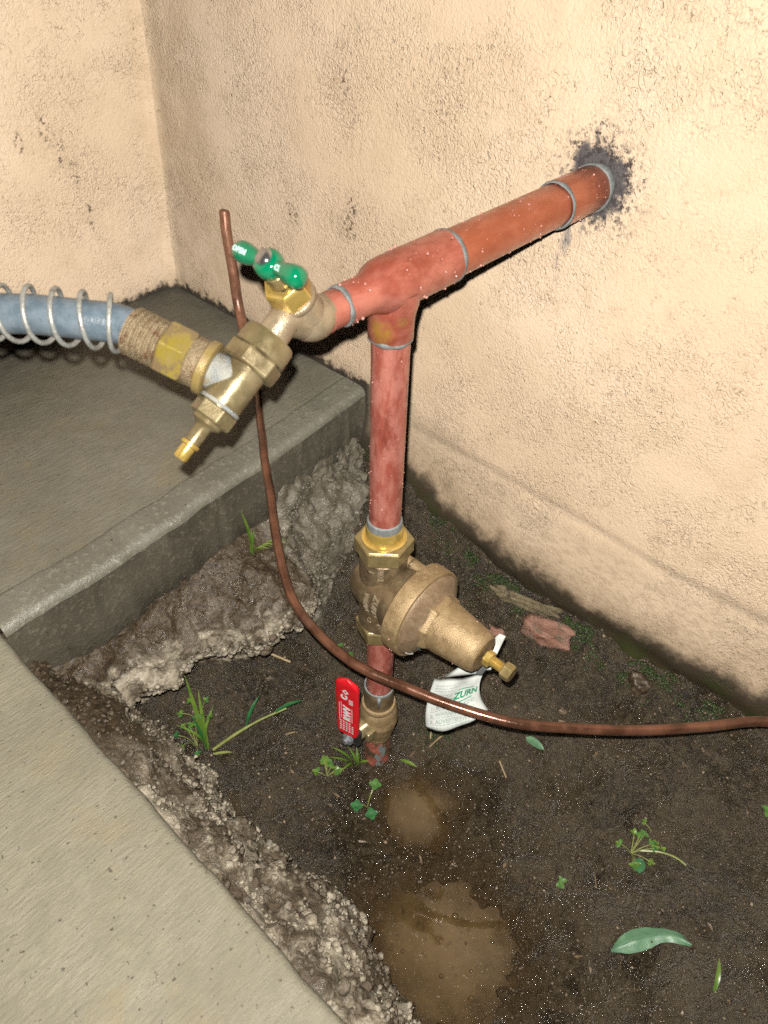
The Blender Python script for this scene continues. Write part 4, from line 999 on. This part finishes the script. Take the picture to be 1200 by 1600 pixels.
def sprig(t, base, n, rad, sz, mats, hgt=.012, seed=0):
    r = random.Random(seed); b = Vector(base)
    for k in range(n):
        a = r.uniform(0, 6.283); q = rad * r.uniform(.4, 1); h = hgt * r.uniform(.4, 1.1); tip = b + Vector((q * math.cos(a), q * math.sin(a), h))
        mb = MB(); mb.tube(smooth_path([b, b + (tip - b) * .5 + Vector((0, 0, h * .25)), tip], 4), .0005, 6); part('stem', mb, M['grass_pale'], t)
        for j in range(3):
            aa = a + (j - 1) * 1.5 + r.uniform(-.3, .3)
            v, f = leaflet(tip, (math.cos(aa), math.sin(aa), r.uniform(-.15, .35)), (0, 0, 1), sz * r.uniform(.8, 1.25), sz * .42); mesh_obj('leaf', v, f, M[r.choice(mats)], t, angle=180)

# tuft of grass by the left hand ledge
g = plant('grass_tuft', -.132, .165, 'tuft of bright grass growing beside the broken concrete ledge', 'grass'); B = g.location.copy()
mb = MB(); 
add_blade(g, B, B + Vector((.012, .035, .115)), .0032, 'grass', sag=.04)
add_blade(g, B + Vector((.002, .0, 0)), B + Vector((.022, .030, .080)), .0028, 'grass', sag=.08)
add_blade(g, B, B + Vector((-.004, .012, .070)), .0028, 'clover_dark', sag=.03)
add_blade(g, B, B + Vector((.030, .012, .058)), .0022, 'grass', sag=.2)
add_blade(g, B, B + Vector((-.018, .03, .045)), .0022, 'grass', sag=.2)
mb = MB(); mb.tube(smooth_path([B + Vector((.004, -.008, .004)), B + Vector((.030, -.022, .024)), B + Vector((.060, -.035, .036)), B + Vector((.092, -.052, .046))], 6), [.0021] * 10 + [.0015] * 9, 10); part('stalk', mb, M['grass_pale'], g)
add_blade(g, B + Vector((.078, -.044, .042)), B + Vector((.112, -.062, .052)), .0030, 'clover_dark', sag=.1)
add_blade(g, B + Vector((.045, -.028, .030)), B + Vector((.075, -.022, .062)), .0026, 'clover_dark', sag=.15)
sprig(g, B + Vector((.010, .020, .03)), 6, .022, .0050, ['grass', 'clover'], .045, 3)
sprig(g, B + Vector((-.006, .012, .0)), 6, .026, .0046, ['grass', 'clover_dark'], .030, 13)
add_blade(g, B + Vector((.0, -.012, .002)), B + Vector((.018, -.030, .006)), .0022, 'grass_pale', 'dry_blade', sag=.05)

# blade of grass at the foot of the far slab
xg, yg = .015, .222; g = thing('grass_sprout', (xg, yg, .215), 'single upright grass sprout against the far slab', 'grass'); B = g.location.copy()
add_blade(g, B, B + Vector((-.002, .010, .072)), .0030, 'grass', sag=.05); add_blade(g, B, B + Vector((.010, .004, .036)), .0028, 'grass', sag=.1)
for k in range(7): add_blade(g, B + Vector((.003 * k, 0, .006)), B + Vector((.010 + .006 * k, -.012 - .001 * k, .012 - .002 * k)), .0018, 'grass_pale' if k % 2 else 'grass', sag=.3)

sprouts = 'seedlings growing in the wet soil'
g = plant('clover_seedling', -.052, -.040, 'small green clover seedling at the edge of the round puddle', 'seedling', sprouts); B = g.location.copy()
for (dx, dy, hz, a0, mt) in [(.020, .006, .020, .6, 'clover'), (-.008, -.014, .016, 2.6, 'clover_dark'), (-.012, .006, .014, 3.8, 'clover_dark')]:
    tip = B + Vector((dx, dy, hz)); mb = MB(); mb.tube(smooth_path([B, B + Vector((dx * .4, dy * .4, hz * .8)), tip], 5), .0007, 6); part('stem', mb, M['grass_pale'], g)
    for j in range(4):
        a = a0 + j * 1.55; v, f = leaflet(tip, (math.cos(a), math.sin(a), .1), (0, 0, 1), .0078, .0036); mesh_obj('leaf', v, f, M[mt], g, angle=180)
g = plant('weed_seedling', -.058, .022, 'bright green leafy weed below the red lever', 'seedling', sprouts); B = g.location.copy()
sprig(g, B, 9, .016, .0060, ['grass', 'clover'], .014, 21)
g = plant('grass_clump', -.030, .012, 'thin grass clump at the foot of the ball valve', 'grass'); B = g.location.copy()
for k, (dx, dy, h) in enumerate([(-.018, .016, .030), (-.010, .02, .040), (.004, .006, .042), (.012, -.012, .026), (-.02, -.004, .022), (.016, .002, .030), (.02, -.018, .012)]):
    add_blade(g, B + Vector((.002 * k, -.001 * k, -.002)), B + Vector((dx, dy, h)), .0022, 'grass', sag=.22)
g = plant('fallen_grass', .020, -.030, 'short grass blade lying just right of the buried pipe', 'grass'); B = g.location.copy()
add_blade(g, B + Vector((0, 0, .003)), B + Vector((.006, -.022, .004)), .0026, 'grass', sag=.1)
g = plant('weed_sprig', .108, -.318, 'straggly green weed sprig with a drooping yellow blade', 'weed', None); B = g.location.copy()
sprig(g, B + Vector((-.012, .018, .002)), 9, .026, .0048, ['grass', 'clover'], .014, 33); sprig(g, B + Vector((.02, .006, .0)), 7, .018, .0040, ['grass', 'clover_dark'], .016, 35)
mb = MB(); q = [B + Vector((-.006, .012, .008)), B + Vector((.006, -.008, .014)), B + Vector((.012, -.03, .012)), B + Vector((.002, -.055, .008))]; mb.tube(smooth_path(q, 6), .0011, 8); part('stalk', mb, M['grass_pale'], g)
add_blade(g, B + Vector((.004, -.048, .008)), B + Vector((-.014, -.072, .006)), .0028, 'grass', sag=.1)
v, f = leaflet(B + Vector((-.014, .008, .008)), (-.9, -.4, -.1), (0, 0, 1), .016, .006); mesh_obj('leaf', v, f, M['clover_dark'], g, angle=180)
g = plant('tiny_seedling', .027, -.262, 'tiny two leaved seedling on the dark soil right of the big puddle', 'seedling', sprouts); B = g.location.copy()
sprig(g, B, 3, .006, .0052, ['clover'], .006, 44)
g = plant('grass_shoot', .030, -.414, 'single short green shoot to the right of the grey green leaf', 'grass'); B = g.location.copy()
add_blade(g, B + Vector((-.018, -.006, .003)), B + Vector((.010, .004, .012)), .0026, 'grass', sag=.15); add_blade(g, B + Vector((-.022, -.008, .003)), B + Vector((-.016, -.006, .006)), .0018, 'grass_pale')
g = plant('yellow_weed', .178, -.400, 'small weed with yellow flowers at the right edge of the bed', 'weed'); B = g.location.copy()
sprig(g, B, 8, .022, .007, ['grass', 'clover'], .02, 51)
for k in range(6):
    a = k * 1.05; c = B + Vector((-.006 + .008 * math.cos(a), .010 * math.sin(a) + .006, .016 + .003 * (k % 3)))
    mb = MB(); 
    for j in range(5): b = j * 1.257; v, f = leaflet(c, (math.cos(b), math.sin(b), .4), (0, 0, 1), .0032, .0014, 4); mb.add(v, f)
    part('flower', mb, M['flower'], g)
g = plant('leaf_scrap', .130, -.148, 'torn pale green leaf scrap on the soil below the copper tube', 'leaf'); B = g.location.copy()
v, f = leaflet(B + Vector((.0, .012, .003)), (.0, -1, .05), (0, 0, 1), .026, .0055); mesh_obj('leaf', v, f, M['leaf'], g, angle=180)
g = plant('green_shoot', .075, .125, 'small green shoot behind the regulator near the rough concrete', 'seedling', sprouts); B = g.location.copy()
sprig(g, B, 6, .014, .007, ['grass', 'clover'], .02, 61)

# fallen leaves
def fallen_leaf(name, pts, widths, mat, label, lift=.0022):
    t = thing(name, (pts[0][0], pts[0][1], soil_at(pts[0][0], pts[0][1])), label, 'leaf'); P = smooth_path([(x, y, 0) for x, y in pts], 8); n = len(P); v, f = [], []
    W = np.interp(np.linspace(0, 1, n), np.linspace(0, 1, len(widths)), widths)
    for i in range(n):
        d = P[min(i + 1, n - 1)] - P[max(i - 1, 0)]; w = np.array([-d[1], d[0], 0]); w /= np.linalg.norm(w)
        for s in (-1, -.66, -.33, 0, .33, .66, 1):
            q = P[i] + w * (W[i] * s); v.append((q[0], q[1], 0))
    v = np.array(v); z = soil_base(v[:, 0], v[:, 1]) + .009 * fbm(v[:, 0], v[:, 1], 0, .075, 3, 11); s = np.tile([1, .66, .33, 0, .33, .66, 1], n)
    v[:, 2] = z + .0035 + lift - .002 * s ** 2 + .0012 * (s == 0) + .0012 * fbm(v[:, 0], v[:, 1], 0, .012, 2, 401)
    F = [(i * 7 + j, i * 7 + j + 1, (i + 1) * 7 + j + 1, (i + 1) * 7 + j) for i in range(n - 1) for j in range(6)]
    lf = mesh_obj('blade', v, F, M[mat], t, angle=180)
    mb = MB(); mb.tube([Vector(v[i * 7 + 3]) + Vector((0, 0, .0004)) for i in range(0, n, 2)], .0005, 6); part('midrib', mb, M[mat], t)
    return t
fallen_leaf('fallen_leaf', [(-.010, -.332), (.010, -.344), (.027, -.356), (.038, -.370), (.040, -.387)], [.0008, .0080, .0102, .0100, .0072, .0062, .0048, .0010], 'leaf', 'long grey green leaf lying flat on the bare soil', .0068)
fallen_leaf('dead_leaf', [(.030, -.347), (.034, -.356), (.035, -.366)], [.0006, .0032, .0028, .0005], 'leaf_brown', 'narrow reddish brown dead leaf above the grey green leaf', .001)

# twigs and straws
def straw(pts, r, label, name='straw', mat='twig'):
    P = [(x, y, soil_at(x, y) + h) for x, y, h in pts]; mb = MB(); mb.tube(smooth_path(P, 5), r, 7)
    o = mesh_obj(name, mb.v, mb.f, M[mat]); return tag(o, label, name)
straw([(-.005, .262, .012), (.012, .225, .010), (.030, .185, .006)], .0016, 'thin tan twig lying in the shadowed hollow', 'twig')
straw([(-.055, .10, .003), (-.042, .098, .004)], .0009, 'short pale straw on the soil left of the ball valve')
straw([(.095, -.125, .004), (.088, -.142, .004)], .0009, 'pale straw on the soil right of the paper tag')
straw([(.040, -.290, .003), (.055, -.283, .004)], .0007, 'fine brown straw above the two leaved seedling')
straw([(.085, -.020, .012), (.075, -.032, .022), (.066, -.040, .014)], .0011, 'curled dry stem below the regulator bell', 'dry_stem')
straw([(.080, -.050, .010), (.072, -.050, .024), (.060, -.044, .012)], .0009, 'looped dry stem beside the paper tag', 'dry_stem')

# moss along the wall foot (uncountable)
pts, szs = [], []
for _ in range(6500):
    y = random.choice([random.gauss(-.02, .035), random.gauss(-.14, .06), random.uniform(-.3, .16)]); x = .256 - abs(random.gauss(0, .013)) - .010
    pts.append((x, y, soil_at(x, y) + .0006)); szs.append(random.uniform(.0007, .0020))
pts = np.array(pts); kp = fbm(pts[:, 0], pts[:, 1], 0, .022, 3, 501) > .12; pts = pts[kp]; szs = list(np.array(szs)[kp])
o = scatter_mesh('moss', np.array(pts), szs, M['moss'], 1, .5, flat=False); o['kind'] = 'stuff'; o['label'] = 'dark green moss along the damp foot of the wall'
pts, szs = [], []
for _ in range(160):
    x, y = random.gauss(.085, .012), random.gauss(-.035, .014); pts.append((x, y, soil_at(x, y) + .001)); szs.append(random.uniform(.001, .0024))
o = scatter_mesh('moss', np.array(pts), szs, M['moss'], 1, .5, flat=False); o['kind'] = 'stuff'; o['label'] = 'small patch of moss below the regulator'

# broken brick, mortar strip and loose stones at the wall foot
def boulder(name, x, y, dz, size, rot, mat, label, cat, seed, amp=.22):
    v, f = ICO3; v = np.sign(v) * np.abs(v) ** .62; v = v * (1 + amp * fbm(v[:, 0], v[:, 1], v[:, 2] + seed * 7.7, .8, 4, 200 + seed))[:, None] * np.array(size); R = np.array(Matrix.Rotation(rot, 3, 'Z')); v = v @ R.T + np.array([x, y, soil_at(x, y) + dz])
    v += .0012 * fbm(v[:, 0], v[:, 1], v[:, 2], .008, 3, 600 + seed)[:, None]
    return tag(mesh_obj(name, v, f, mat, angle=180), label, cat)
boulder('brick_fragment', .215, -.092, -.005, (.014, .030, .013), .18, M['brick'], 'broken pinkish brick fragment half buried by the wall', 'brick', 3, .30)
boulder('brick_crumb', .192, -.035, .001, (.006, .011, .005), .3, M['brick'], 'small pink brick crumb left of the larger fragment', 'brick', 5)
boulder('mortar_strip', .232, -.045, .0, (.007, .042, .009), .22, M['mortar'], 'strip of tan mortar along the mossy wall foot', 'mortar', 7, .35)
boulder('stone', .187, .045, .004, (.012, .020, .012), -.5, M['mortar'], 'brown lump of stone behind the regulator bell', 'stone', 8, .3)
boulder('stone', .158, -.165, .0, (.006, .007, .005), .2, M['pebble'][3], 'small tan stone on the soil below the brick fragment', 'stone', 2)
boulder('stone', .170, -.155, .0, (.004, .005, .004), .2, M['pebble'][4], 'tiny brown stone beside the small tan stone', 'stone', 4)
boulder('stone', .225, -.215, .002, (.010, .012, .010), .6, M['grit'], 'dark wet clod of earth against the wall foot', 'clod', 6, .35)
